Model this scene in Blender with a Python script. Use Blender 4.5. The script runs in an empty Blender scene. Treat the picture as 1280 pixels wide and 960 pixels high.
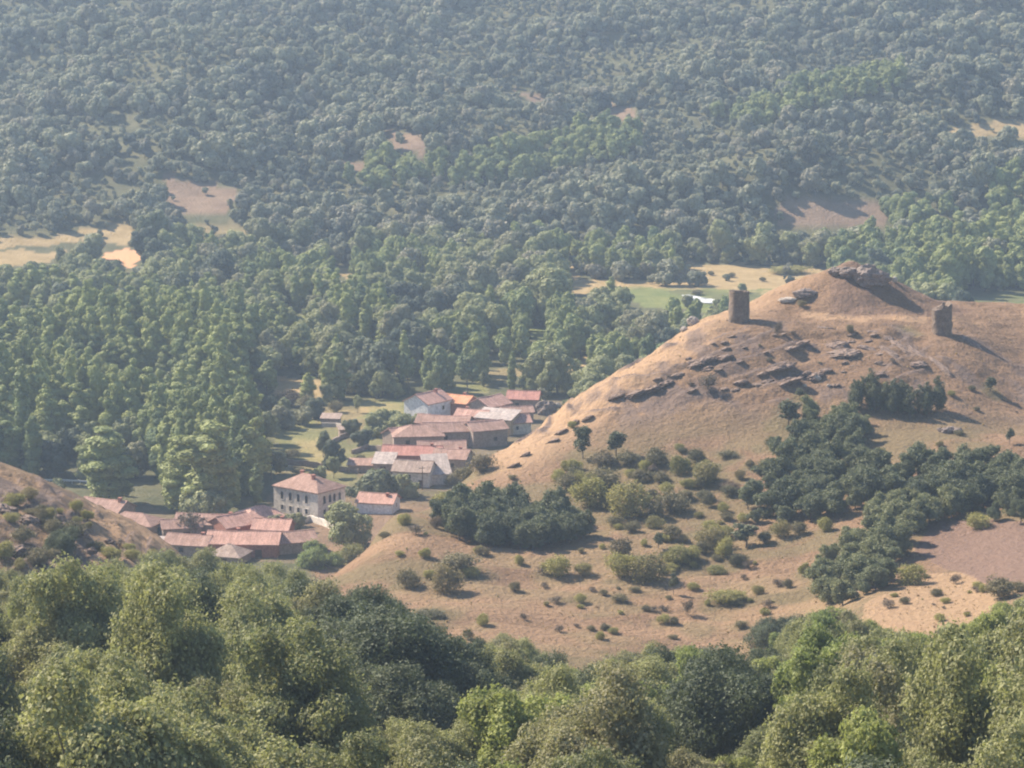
import bpy, bmesh, math, random
import numpy as np
from mathutils import Vector, Matrix

rng = np.random.default_rng(7)
R = math.radians
sc = bpy.context.scene
col = sc.collection

# ------------------------------------------------------------------ camera
CAM_Z = 160.0
PITCH = R(10.5)
FPX = 3630.0                      # focal length in pixels of a 1280 px wide picture
cam_d = bpy.data.cameras.new('camera')
cam_d.sensor_width = 36.0
cam_d.lens = 36.0 * FPX / 1280.0
cam_d.clip_start = 1.0
cam_d.clip_end = 6000.0
cam = bpy.data.objects.new('camera', cam_d)
col.objects.link(cam)
cam.location = (0, 0, CAM_Z)
cam.rotation_euler = (math.pi / 2 - PITCH, 0, 0)
sc.camera = cam

# ------------------------------------------------------------------ sky, sun, exposure
SUN_EL, SUN_AZ = R(42), R(-60)      # azimuth measured from +Y (view direction), negative = to the left
sun_dir = Vector((math.sin(SUN_AZ) * math.cos(SUN_EL), math.cos(SUN_AZ) * math.cos(SUN_EL), math.sin(SUN_EL)))
world = bpy.data.worlds.new('World')
sc.world = world
world.use_nodes = True
wn = world.node_tree
bg = wn.nodes['Background']
sky = wn.nodes.new('ShaderNodeTexSky')
sky.sky_type = 'NISHITA'
sky.sun_disc = False
sky.sun_elevation = SUN_EL
sky.sun_rotation = SUN_AZ
sky.altitude = 1000
sky.air_density = 1.0
sky.dust_density = 1.0
wn.links.new(sky.outputs['Color'], bg.inputs['Color'])
bg.inputs['Strength'].default_value = 0.10
sun_d = bpy.data.lights.new('sun', 'SUN')
sun_d.energy = 5.0
sun_d.angle = R(0.5)
sun_d.color = (1.0, 0.87, 0.71)
sun = bpy.data.objects.new('sun', sun_d)
col.objects.link(sun)
sun.location = (-100, 0, 400)
sun.rotation_euler = (-sun_dir).to_track_quat('-Z', 'Y').to_euler()
sc.view_settings.view_transform = 'Standard'
sc.view_settings.look = 'None'
sc.view_settings.gamma = 1.0
sc.view_settings.use_curve_mapping = False
sc.view_settings.exposure = 1.2

sc.render.engine = 'CYCLES'
cy = sc.cycles
cy.max_bounces = 5
cy.diffuse_bounces = 3
cy.glossy_bounces = 2
cy.transmission_bounces = 2
cy.volume_bounces = 1
cy.use_denoising = True
cy.pixel_filter_type = 'BLACKMAN_HARRIS'
cy.filter_width = 2.1
cy.use_adaptive_sampling = True
cy.adaptive_threshold = 0.02

# ------------------------------------------------------------------ projection helpers
CP, SP = math.cos(PITCH), math.sin(PITCH)
def proj(x, y, z):
    """world -> 1280x960 picture coordinates (arrays allowed)"""
    zz = z - CAM_Z
    depth = y * CP - zz * SP
    up = y * SP + zz * CP
    return 640 + FPX * x / depth, 480 - FPX * up / depth, depth

# ------------------------------------------------------------------ value noise
def _hash(ix, iy, seed):
    h = (ix.astype(np.int64) * 374761393 + iy.astype(np.int64) * 668265263 + seed * 974634777) & 0x7fffffff
    h = ((h ^ (h >> 13)) * 1274126177) & 0x7fffffff
    h = (h ^ (h >> 16)) & 0xffff
    return h / 65535.0
def vnoise(x, y, seed=0):
    x = np.asarray(x, float); y = np.asarray(y, float)
    ix, iy = np.floor(x), np.floor(y)
    fx, fy = x - ix, y - iy
    fx = fx * fx * (3 - 2 * fx); fy = fy * fy * (3 - 2 * fy)
    a = _hash(ix, iy, seed); b = _hash(ix + 1, iy, seed)
    c = _hash(ix, iy + 1, seed); d = _hash(ix + 1, iy + 1, seed)
    return (a * (1 - fx) + b * fx) * (1 - fy) + (c * (1 - fx) + d * fx) * fy
def fbm(x, y, seed=0, oct=4):
    s, a, t = 0.0, 0.5, 0.0
    for k in range(oct):
        s = s + a * vnoise(x * 2 ** k + 17.3 * k, y * 2 ** k - 9.1 * k, seed + k)
        t += a; a *= 0.5
    return s / t
def sstep(a, b, x):
    t = np.clip((x - a) / (b - a), 0, 1)
    return t * t * (3 - 2 * t)

# ------------------------------------------------------------------ terrain heights
# columns: bearing (as picture x), rows: distance in metres, values: height in metres
T_S = np.array([-400, -100, 0, 100, 200, 300, 400, 500, 600, 700, 800, 900, 1000, 1100, 1200, 1300, 1700], float)
T = {
 -200: [158]*17,
   0: [158.3]*17,
  20: [148]*17,
  60: [128]*17,
 100: [113]*17,
 150: [97]*17,
 200: [87]*17,
 250: [78,78,78,78,78,77,77,77,76,75,75,75,75,76,77,78,80],
 300: [74,71,70,70,69.5,69,68.5,68,66,64,64,65,65,66,67,69,74],
 350: [68,62,61,61,60.5,59.5,57.5,56,54,52,53,55,56,57,58,61,68],
 400: [64,54,51,49,48,45,40,39.5,39,38.5,39,40,42,44,46,49,58],
 425: [66,58,55.4,51,48,42,36,37,37.5,37,36.5,36.5,38,43,45,47.5,55],
 440: [70,61,57.5,52.5,47.7,39,33.5,36.2,36.5,35.5,34.5,34,36,42.5,44,46.5,54],
 460: [74,63.5,59.5,54.2,47.0,36,33.5,36.3,36.2,35,34.5,34.2,36,41,42.7,45.5,52],
 480: [72,61,57,50.5,43,30,35,36.5,36,35,35,35,37,40,42,45,51],
 500: [66,53,47,40,32,21,32,39,36.2,36,36.5,36.7,38.5,41.5,43.5,45.5,51],
 520: [58,42,34,28,22,14,22,38.8,36.8,37,38,38.5,40,43,45,46.2,51],
 540: [48,31,22,17,13,8,12,34,38,39,40.5,41.5,43.3,45.8,47.5,48.5,52],
 560: [36, 20, 12, 9, 7, 5, 6, 20, 39, 42, 44, 45, 47, 49, 48.6, 46.5, 47.5],
 575: [27, 14, 8, 6, 5, 3.5, 4, 12, 37.6, 43.6, 48.5, 50.5, 51.5, 52.5, 51.5, 48.2, 49],
 590: [20, 9, 5, 4, 3, 3, 3, 7, 29, 44.4, 54, 56.8, 57.2, 57.2, 56.2, 51.0, 51.5],
 610: [12, 5, 3, 2.5, 2.5, 2.5, 2.5, 4, 14, 39, 52, 60.6, 60.8, 60.5, 59.6, 55.0, 54.5],
 640: [6, 2.5, 2, 2, 2, 2, 2, 2.5, 5, 24, 41, 57, 62, 62, 59.6, 58.7, 58.5],
 680: [3,1,1,1,1,1,1,1.5,2,8,21,36,45,48,47,46,45],
 720: [1,0,0,0,0,0.5,0.5,1,1,2,6,15,23,28,29,29,29],
 780: [0,0,0,0,0,0,0,.5,.5,.5,.5,3,6,8,9,9,9],
 850: [0]*17,
 1000: [0]*17,
 1080: [4,1,.5,.5,.5,0,0,0,0,0,0,0,0,0,.5,1,4],
 1120: [10,5,4,3,3,2.5,2,2,2,1.5,1,1,1.5,2,3,5,9],
 1180: [22,17,16,15,14,14,14,15,15,15,14,13,13,14,15,17,22],
 1300: [37,33,32,31,31,31,32,32,32,32,31,31,32,33,34,35,38],
 1420: [52,49,48,48,48,48,48,49,49,49,49,49,49,50,50,51,53],
 1600: [82,80,79,79,78,78,78,78,78,78,78,78,78,79,79,80,82],
 1760: [114]*17,
 1920: [138]*17,
 2050: [128]*17,
 2300: [104]*17,
}
def pchip(xk, yk, x):
    """monotone cubic along axis 0; yk (n, m)"""
    h = np.diff(xk)[:, None]
    dl = np.diff(yk, axis=0) / h
    m = np.zeros_like(yk)
    w1 = 2 * h[1:] + h[:-1]; w2 = h[1:] + 2 * h[:-1]
    same = dl[:-1] * dl[1:] > 0
    with np.errstate(divide='ignore', invalid='ignore'):
        hm = (w1 + w2) / (w1 / dl[:-1] + w2 / dl[1:])
    m[1:-1] = np.where(same, hm, 0)
    m[0] = dl[0]; m[-1] = dl[-1]
    k = np.clip(np.searchsorted(xk, x, side='right') - 1, 0, len(xk) - 2)
    t = ((x - xk[k]) / (xk[k + 1] - xk[k]))[:, None]
    hh = (xk[k + 1] - xk[k])[:, None]
    return ((2*t**3 - 3*t**2 + 1) * yk[k] + (t**3 - 2*t**2 + t) * hh * m[k]
            + (-2*t**3 + 3*t**2) * yk[k + 1] + (t**3 - t**2) * hh * m[k + 1])

G_S = np.arange(-700, 2001, 4.0)
G_D = np.concatenate([np.arange(-200, 0, 20), np.arange(0, 380, 4), np.arange(380, 690, 0.6), np.arange(690, 1140, 3),
                      np.arange(1140, 1760, 6), np.arange(1760, 2301, 30)])
tk = np.array(sorted(T), float)
tab = np.array([T[int(k)] for k in tk], float)
Zr = pchip(tk, tab, G_D)                              # rows x table columns
Z = pchip(T_S, Zr.T, np.clip(G_S, -400, 1700)).T      # rows x G_S
GX = (G_S[None, :] - 640) / FPX * np.maximum(G_D, 150)[:, None]
GY = np.repeat(G_D[:, None], len(G_S), 1)
Sg = np.repeat(G_S[None, :], len(G_D), 0)
Z0 = Z.copy()
# mound on the castle hill
mr = np.hypot((GX - 75.0) / 1.25, (GY - 634.0) / 0.85)
Z += 8.0 * np.clip(1 - mr / 19.0, 0, 1) ** 1.15
# terrace edge below the towers
onhill = sstep(640, 720, Sg) * sstep(500, 560, GY) * (1 - sstep(640, 670, GY))
fbmA = fbm(GX / 22, GY / 22, 3, 5)
Z += onhill * (fbmA - 0.5) * 2.2
# ledges of tilted strata on the upper face
q = Z0 - 0.22 * GX + 1.6 * fbm(GX / 15, GY / 15, 11, 3)
fr = np.mod(q / 2.1, 1.0)
saw = fr - sstep(0.80, 0.97, fr)
lm = sstep(0.44, 0.56, fbm(GX / 9, GY / 6, 21, 4)) * sstep(640, 720, Sg) * sstep(566, 576, GY) * (1 - sstep(602, 612, GY)) * (1 - sstep(1150, 1190, Sg))
lm2 = sstep(0.45, 0.6, fbm(GX / 7, GY / 5, 25, 4)) * sstep(600, 640, Sg) * (1 - sstep(700, 760, Sg)) * sstep(560, 570, GY) * (1 - sstep(600, 612, GY))
spur = (1 - sstep(180, 240, Sg)) * sstep(405, 425, GY) * (1 - sstep(462, 480, GY))
lm3 = spur * sstep(0.45, 0.6, fbm(GX / 6, GY / 6, 27, 4))
LM = np.clip(lm + lm2 + lm3, 0, 1)
Z += LM * 1.1 * saw
up_ = sstep(640, 720, Sg) * sstep(562, 575, GY) * (1 - sstep(640, 660, GY))
Z += up_ * ((fbm(GX / 4, GY / 3, 181, 4) - .5) * 1.3)
Z -= 0.9 * sstep(980, 1010, Sg) * (1 - sstep(1150, 1180, Sg)) * (1 - sstep(600.2, 601.6, GY + 1.5 * (fbm(GX / 5, GX * 0, 191, 3) - .5))) * sstep(575, 600, GY)
ROCK = np.maximum(up_ * (1 - sstep(604, 612, GY)) * sstep(.52, .66, fbm(GX / 5 + .8 * Z0 / 5, GY / 9, 221, 5)) * .7 * (Sg > 700), 0)
ROCK = np.maximum(ROCK, LM * sstep(0.62, 0.8, fr))
# small bumps on the open hill, rills
hillz = sstep(380, 420, Sg) * sstep(415, 450, GY) * (1 - sstep(660, 690, GY))
Z += hillz * ((fbm(GX / 6, GY / 6, 31, 3) - 0.5) * 0.5)
Z += spur * (fbm(GX / 9, GY / 9, 41, 4) - 0.5) * 3.0
# low banks on the bench (old field terraces)
bq = np.mod((GY + 6 * fbm(GX / 30, GY / 30, 35, 2) + 0.10 * GX) / 13.0, 1.0)
Z += sstep(480, 540, Sg) * (1 - sstep(960, 1030, Sg)) * sstep(425, 440, GY) * (1 - sstep(505, 520, GY)) * 0.9 * (bq - sstep(0.9, 1.0, bq))
# the far hillside: spurs and hollows
farm = sstep(1120, 1260, GY)
Z += farm * ((fbm(GX / 150 + 3, GY / 110, 51, 3) - 0.5) * 46 * sstep(1130, 1330, GY) + (fbm(GX / 55, GY / 45, 61, 3) - 0.5) * 15 * sstep(1130, 1250, GY))
for rs, rd, ra, rx_, ry_ in ((960, 1200, 15, 62, 34), (180, 1245, 12, 70, 30), (640, 1290, 10, 60, 30), (1150, 1330, 12, 70, 34), (420, 1400, 14, 80, 40), (820, 1440, 12, 80, 36), (60, 1440, 12, 70, 36)):
    Z += ra * np.exp(-((GX - (rs - 640) / FPX * rd) / rx_) ** 2 - np.abs((GY - rd) / ry_) ** 2.0)
Z += sstep(690, 760, GY) * (1 - farm) * (fbm(GX / 60, GY / 60, 71, 3) - 0.5) * 1.0

def H(x, y):
    x = np.asarray(x, float); y = np.asarray(y, float)
    s = 640 + FPX * x / np.maximum(y, 150)
    fi = np.interp(y, G_D, np.arange(len(G_D)))
    fj = np.clip((s - G_S[0]) / 4.0, 0, len(G_S) - 1.001)
    i = np.clip(fi.astype(int), 0, len(G_D) - 2); j = fj.astype(int)
    a, b = fi - i, fj - j
    return (Z[i, j] * (1 - a) * (1 - b) + Z[i + 1, j] * a * (1 - b) + Z[i, j + 1] * (1 - a) * b + Z[i + 1, j + 1] * a * b)

_ts = np.concatenate([np.arange(120, 380, 1.0), np.arange(380, 700, 0.4), np.arange(700, 1900, 1.0)])
def ground(px, py, dmin=120):
    """the place on the ground that the eye meets in this direction"""
    u, v = (px - 640) / FPX, (480 - py) / FPX
    dy, dz = CP + v * SP, -SP + v * CP
    ts = _ts[_ts >= dmin]
    x, y, z = u / dy * ts, ts, CAM_Z + dz / dy * ts
    hit = np.nonzero(z <= H(x, y))[0]
    k = hit[0] if len(hit) else len(ts) - 1
    return float(x[k]), float(y[k]), float(H(x[k], y[k]))

def in_poly(px, py, poly):
    px = np.asarray(px, float); py = np.asarray(py, float)
    inside = np.zeros(px.shape, bool)
    n = len(poly)
    for i in range(n):
        x1, y1 = poly[i]; x2, y2 = poly[(i + 1) % n]
        if y1 == y2: continue
        c = ((y1 > py) != (y2 > py)) & (px < (x2 - x1) * (py - y1) / (y2 - y1) + x1)
        inside ^= c
    return inside

# ------------------------------------------------------------------ clearings (bounded by the directions in which they lie)
# kind, min distance, outline
CLEAR = [
 ('straw', 150, [(-60,885),(25,892),(50,925),(46,1000),(-60,1010)]), ('orange', 150, [(-60,900),(15,905),(38,930),(34,990),(-60,1000)]),
 ('garden', 740, [(600,462),(650,456),(668,466),(618,476)]), ('garden', 700, [(556,486),(600,480),(604,492),(560,496)]), ('straw', 760, [(700,452),(740,448),(744,460),(706,464)]),
 ('garden', 800, [(430,430),(470,424),(476,436),(436,442)]), ('garden', 760, [(300,470),(326,466),(330,480),(304,486)]),
 ('straw', 1000, [(-40,318),(40,312),(90,320),(40,332),(-40,336)]), ('garden', 1000, [(220,284),(300,280),(330,292),(250,300)]),
 ('grass', 860, [(846,366),(925,366),(925,392),(880,394),(846,386)]),
 ('soil', 1000, [(196,216),(232,222),(272,228),(304,240),(280,266),(238,272),(206,254)]),
 ('soil', 1000, [(474,161),(512,166),(546,182),(532,194),(498,190)]),
 ('soil', 1000, [(426,198),(462,206),(458,214),(430,210)]),
 ('soil', 1000, [(962,262),(988,249),(1096,253),(1112,278),(1062,290),(968,280)]),
 ('straw', 1000, [(1180,158),(1290,148),(1290,172),(1188,172)]),
 ('straw', 950, [(-40,296),(60,296),(150,278),(176,290),(168,306),(110,304),(-40,312)]),
 ('orange', 950, [(124,314),(190,312),(166,334),(126,332)]),
 ('straw', 930, [(416,333),(448,333),(446,350),(418,348)]),
 ('straw', 900, [(700,326),(720,326),(724,348),(860,352),(852,328),(1040,336),(1040,352),(960,366),(880,362),(712,366)]),
 ('grass', 860, [(770,360),(880,360),(960,362),(1010,372),(1000,384),(900,396),(860,386),(780,378)]),
 ('grass', 860, [(1190,368),(1330,366),(1330,392),(1190,390)]),
 ('straw', 700, [(334,470),(408,472),(402,496),(340,494)]),
 ('grass', 800, [(362,390),(394,392),(392,414),(366,412)]),
 ('grass', 800, [(662,408),(688,414),(684,430),(660,424)]),
 ('soil', 1100, [(640,112),(664,116),(700,132),(664,130)]),
 ('soil', 1100, [(752,130),(790,138),(800,152),(760,150)]),
 ('garden', 640, [(346,540),(380,520),(400,508),(440,500),(508,500),(520,524),(500,545),(480,580),(468,600),(440,612),(345,604)]),
 ('straw', 640, [(360,548),(396,545),(420,566),(416,590),(384,592)]),
 ('straw', 640, [(446,500),(500,506),(500,520),(452,516)]),
 ('village', 600, [(90,640),(180,628),(230,648),(330,640),(350,606),(440,606),(500,620),(510,650),(400,702),(250,702)]),
 ('village', 680, [(440,590),(500,540),(520,512),(600,498),(710,500),(690,530),(600,590),(560,618),(480,612)]),
]

# ------------------------------------------------------------------ materials
def new_mat(name):
    m = bpy.data.materials.new(name); m.use_nodes = True
    nt = m.node_tree
    b = nt.nodes['Principled BSDF']
    b.inputs['Roughness'].default_value = 0.9
    b.inputs['Specular IOR Level'].default_value = 0.25
    return m, nt, b
def nd(nt, t, **kw):
    n = nt.nodes.new(t)
    for k, v in kw.items(): setattr(n, k, v)
    return n
def mixc(nt, fac, a, b, blend='MIX'):
    n = nt.nodes.new('ShaderNodeMix'); n.data_type = 'RGBA'; n.blend_type = blend
    for s, v in ((n.inputs[0], fac), (n.inputs[6], a), (n.inputs[7], b)):
        if isinstance(v, bpy.types.NodeSocket): nt.links.new(v, s)
        elif isinstance(v, (int, float)): s.default_value = v
        else: s.default_value = (*v, 1)
    return n.outputs[2]
def ramp(nt, fac, stops):
    n = nt.nodes.new('ShaderNodeValToRGB')
    e = n.color_ramp.elements
    while len(e) < len(stops): e.new(0.5)
    for el, (p, c) in zip(e, stops):
        el.position = p; el.color = (*c, 1) if not isinstance(c, (int, float)) else (c, c, c, 1)
    nt.links.new(fac, n.inputs[0])
    return n.outputs[0]
def noise(nt, scale, coord='obj', detail=4, rough=0.55, vec=None):
    n = nt.nodes.new('ShaderNodeTexNoise')
    n.inputs['Scale'].default_value = scale; n.inputs['Detail'].default_value = detail; n.inputs['Roughness'].default_value = rough
    if vec is None:
        if coord == 'obj': vec = nt.nodes.new('ShaderNodeTexCoord').outputs['Object']
        else: vec = nt.nodes.new('ShaderNodeNewGeometry').outputs['Position']
    nt.links.new(vec, n.inputs['Vector'])
    return n.outputs['Fac']
def bump(nt, b, h, strength, dist):
    n = nt.nodes.new('ShaderNodeBump'); n.inputs['Strength'].default_value = strength; n.inputs['Distance'].default_value = dist
    nt.links.new(h, n.inputs['Height']); nt.links.new(n.outputs[0], b.inputs['Normal'])

def foliage(name, base, alt, dry=None, trans=0.22, patch=0.02):
    """leaves: tint differs from tree to tree, between clumps of a tree and from leaf to leaf"""
    m, nt, b = new_mat(name)
    oi = nt.nodes.new('ShaderNodeObjectInfo')
    at = nt.nodes.new('ShaderNodeAttribute'); at.attribute_name = 'tint'
    big = noise(nt, patch, vec=oi.outputs['Location'], detail=2)
    f0 = nt.nodes.new('ShaderNodeMath'); f0.operation = 'MULTIPLY_ADD'; f0.inputs[1].default_value = 1.5; nt.links.new(big, f0.inputs[0])
    fr_ = nt.nodes.new('ShaderNodeMath'); fr_.operation = 'MULTIPLY'; fr_.inputs[1].default_value = .55; nt.links.new(oi.outputs['Random'], fr_.inputs[0]); nt.links.new(fr_.outputs[0], f0.inputs[2])
    k = ramp(nt, f0.outputs[0], [(0.68, 0.0), (1.38, 1.0)])
    c = mixc(nt, k, base, alt)
    if dry is not None:
        r2 = nt.nodes.new('ShaderNodeMath'); r2.operation = 'FRACT'
        r1 = nt.nodes.new('ShaderNodeMath'); r1.operation = 'MULTIPLY'; r1.inputs[1].default_value = 7.31
        nt.links.new(oi.outputs['Random'], r1.inputs[0]); nt.links.new(r1.outputs[0], r2.inputs[0])
        c = mixc(nt, ramp(nt, r2.outputs[0], [(0.72, 0.0), (0.95, 0.75)]), c, dry)
    v = ramp(nt, at.outputs['Fac'], [(0.0, 0.70), (0.5, 1.0), (1.0, 1.32)])
    c = mixc(nt, 1.0, c, v, 'MULTIPLY')
    nt.links.new(c, b.inputs['Base Color'])
    b.inputs['Roughness'].default_value = 0.65
    b.inputs['Specular IOR Level'].default_value = 0.18
    tr = nt.nodes.new('ShaderNodeBsdfTranslucent')
    c2 = mixc(nt, 1.0, c, (1.1, 1.15, 0.78), 'MULTIPLY')
    nt.links.new(c2, tr.inputs['Color'])
    mx = nt.nodes.new('ShaderNodeMixShader'); mx.inputs[0].default_value = trans
    nt.links.new(b.outputs[0], mx.inputs[1]); nt.links.new(tr.outputs[0], mx.inputs[2])
    nt.links.new(mx.outputs[0], nt.nodes['Material Output'].inputs['Surface'])
    return m
M = {}
M['oak'] = foliage('oak_leaves', (0.205, 0.215, 0.112), (0.292, 0.292, 0.145), (0.262, 0.238, 0.150), 0.34, 0.03)
M['holm'] = foliage('holm_oak_shade_leaves', (0.078, 0.098, 0.064), (0.122, 0.140, 0.082), None, 0.25)  # leaf colour darkened to carry the shaded side of the near clump
M['grove'] = foliage('grove_leaves', (0.185, 0.225, 0.115), (0.285, 0.310, 0.135), None, 0.24, 0.02)
M['hillholm'] = foliage('hill_holm_leaves', (0.105, 0.122, 0.080), (0.155, 0.168, 0.100), None, 0.25, 0.03)
M['hilloak'] = foliage('hill_oak_leaves', (0.145, 0.162, 0.092), (0.215, 0.222, 0.120), None, 0.25, 0.03)
M['ash'] = foliage('ash_leaves', (0.205, 0.245, 0.098), (0.295, 0.315, 0.118), None, 0.36, 0.02)
M['poplar'] = foliage('poplar_leaves', (0.148, 0.190, 0.092), (0.295, 0.320, 0.125), None, 0.22)
M['far'] = foliage('far_oak_leaves', (0.100, 0.120, 0.100), (0.265, 0.268, 0.180), (0.265, 0.238, 0.180), 0.18, 0.013)
M['willow'] = foliage('willow_leaves', (0.096, 0.118, 0.086), (0.275, 0.285, 0.142), (0.27, 0.25, 0.17), 0.2, 0.02)
M['broom'] = foliage('broom_twigs', (0.220, 0.210, 0.088), (0.310, 0.285, 0.110), (0.22, 0.17, 0.11), 0.3)
M['thorn'] = foliage('thorn_twigs', (0.130, 0.125, 0.075), (0.190, 0.165, 0.095), (0.19, 0.135, 0.105), 0.2)
M['sapling'] = foliage('sapling_leaves', (0.095, 0.115, 0.075), (0.120, 0.130, 0.080), None, 0.2)
M['dead'] = foliage('bare_twigs', (0.12, 0.095, 0.075), (0.15, 0.12, 0.09), None, 0.1)

def simple(name, c1, c2, scale=0.6, rough=0.9, bmp=0.0, bd=0.05, scale2=None):
    m, nt, b = new_mat(name)
    f = noise(nt, scale, detail=6, rough=0.65)
    c = mixc(nt, ramp(nt, f, [(0.3, 0.0), (0.7, 1.0)]), c1, c2)
    if scale2:
        f2 = noise(nt, scale2, detail=3)
        c = mixc(nt, 1.0, c, ramp(nt, f2, [(0.25, 0.62), (0.75, 1.25)]), 'MULTIPLY')
    if 'tile' in name or 'roof' in name:
        vm = nt.nodes.new('ShaderNodeVectorMath'); vm.operation = 'MULTIPLY'; vm.inputs[1].default_value = (3.2, .25, .25)
        nt.links.new(nt.nodes.new('ShaderNodeTexCoord').outputs['Object'], vm.inputs[0])
        f3 = noise(nt, 1.0, vec=vm.outputs[0], detail=3)
        c = mixc(nt, 1.0, c, ramp(nt, f3, [(0.3, 0.74), (0.7, 1.18)]), 'MULTIPLY')
    nt.links.new(c, b.inputs['Base Color'])
    b.inputs['Roughness'].default_value = rough
    if bmp: bump(nt, b, f, bmp, bd)
    return m
M['bark'] = simple('bark', (0.10, 0.08, 0.065), (0.19, 0.165, 0.14), 2.0)
M['palebark'] = simple('pale_bark', (0.25, 0.23, 0.20), (0.36, 0.34, 0.30), 2.0)
M['rock'] = simple('dark_rock', (0.15, 0.12, 0.105), (0.27, 0.215, 0.185), 0.7, bmp=0.9, bd=0.35, scale2=3.0)
M['ledge'] = simple('slate_ledge', (0.135, 0.098, 0.082), (0.255, 0.185, 0.142), 0.9, bmp=0.9, bd=0.3, scale2=2.0)
M['palerock'] = simple('pale_rock', (0.30, 0.26, 0.22), (0.46, 0.40, 0.34), 0.9, bmp=0.6, bd=0.2)
M['ruin'] = simple('ruin_masonry', (0.120, 0.088, 0.066), (0.225, 0.168, 0.126), 0.8, bmp=0.6, bd=0.15, scale2=3.5)
M['stone'] = simple('stone_wall', (0.25, 0.19, 0.155), (0.37, 0.29, 0.235), 0.7, bmp=0.4, bd=0.1, scale2=3.0)
M['ochre'] = simple('ochre_wall', (0.50, 0.36, 0.22), (0.60, 0.45, 0.30), 0.4, scale2=2.0)
M['white'] = simple('whitewashed_wall', (0.66, 0.66, 0.65), (0.76, 0.76, 0.74), 0.4, scale2=1.5)
M['cream'] = simple('cream_render', (0.60, 0.54, 0.47), (0.70, 0.64, 0.56), 0.3, scale2=1.5)
M['redbrick'] = simple('red_brick', (0.30, 0.13, 0.095), (0.38, 0.18, 0.13), 0.6, scale2=2.0)
M['tile'] = simple('old_roof_tiles', (0.230, 0.138, 0.108), (0.385, 0.250, 0.200), 0.45, bmp=0.5, bd=0.06, scale2=2.5)
M['tilepink'] = simple('pink_roof_tiles', (0.36, 0.205, 0.16), (0.50, 0.305, 0.245), 0.4, bmp=0.4, bd=0.05, scale2=2.5)
M['tilered'] = simple('red_roof_tiles', (0.34, 0.155, 0.125), (0.44, 0.225, 0.18), 0.4, bmp=0.4, bd=0.05, scale2=2.5)
M['tileorange'] = simple('orange_roof_tiles', (0.50, 0.225, 0.12), (0.60, 0.30, 0.17), 0.4, bmp=0.4, bd=0.05, scale2=2.5)
M['tilegrey'] = simple('weathered_grey_roof', (0.265, 0.195, 0.160), (0.375, 0.290, 0.240), 0.5, bmp=0.4, bd=0.05, scale2=2.5)
M['sheet'] = simple('pale_sheet_roof', (0.33, 0.272, 0.24), (0.43, 0.365, 0.325), 0.5, 0.6, scale2=1.2)
M['wood'] = simple('dark_wood', (0.07, 0.045, 0.035), (0.12, 0.08, 0.06), 1.5)
M['glass'] = simple('dark_pane', (0.03, 0.03, 0.035), (0.05, 0.05, 0.055), 1.0, 0.25)
M['metal'] = simple('galvanised_metal', (0.45, 0.45, 0.44), (0.55, 0.55, 0.54), 1.0, 0.5)

# ------------------------------------------------------------------ terrain mesh + ground cover masks
def tag(o, label=None, cat=None, group=None, kind=None):
    if label: o['label'] = label
    if cat: o['category'] = cat
    if group: o['group'] = group
    if kind: o['kind'] = kind
    return o
def mesh_np(name, V, F, mat, attrs=None, smooth=False, mats=None, midx=None):
    """mesh from numpy arrays; F is (n,4) or (n,3)"""
    me = bpy.data.meshes.new(name)
    V = np.asarray(V, np.float32); F = np.asarray(F, np.int32)
    n, k = F.shape
    me.vertices.add(len(V)); me.vertices.foreach_set('co', V.ravel())
    me.loops.add(n * k); me.loops.foreach_set('vertex_index', F.ravel())
    me.polygons.add(n)
    me.polygons.foreach_set('loop_start', np.arange(0, n * k, k, dtype=np.int32))
    me.polygons.foreach_set('use_smooth', np.full(n, smooth))
    for m in (mats or [mat]): me.materials.append(m)
    if midx is not None: me.polygons.foreach_set('material_index', np.asarray(midx, np.int32))
    for an, (dom, typ, arr) in (attrs or {}).items():
        a = me.attributes.new(an, typ, dom)
        a.data.foreach_set('color' if 'COLOR' in typ else 'value', np.asarray(arr, np.float32).ravel())
    me.update(calc_edges=True)
    return me
def link(name, me, parent=None):
    o = bpy.data.objects.new(name, me); col.objects.link(o)
    if parent is not None: o.parent = parent
    return o
def empty(name, loc, rz=0.0):
    o = bpy.data.objects.new(name, None); o.empty_display_size = 0.5
    o.location = loc; o.rotation_euler = (0, 0, rz); col.objects.link(o)
    return o

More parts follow.
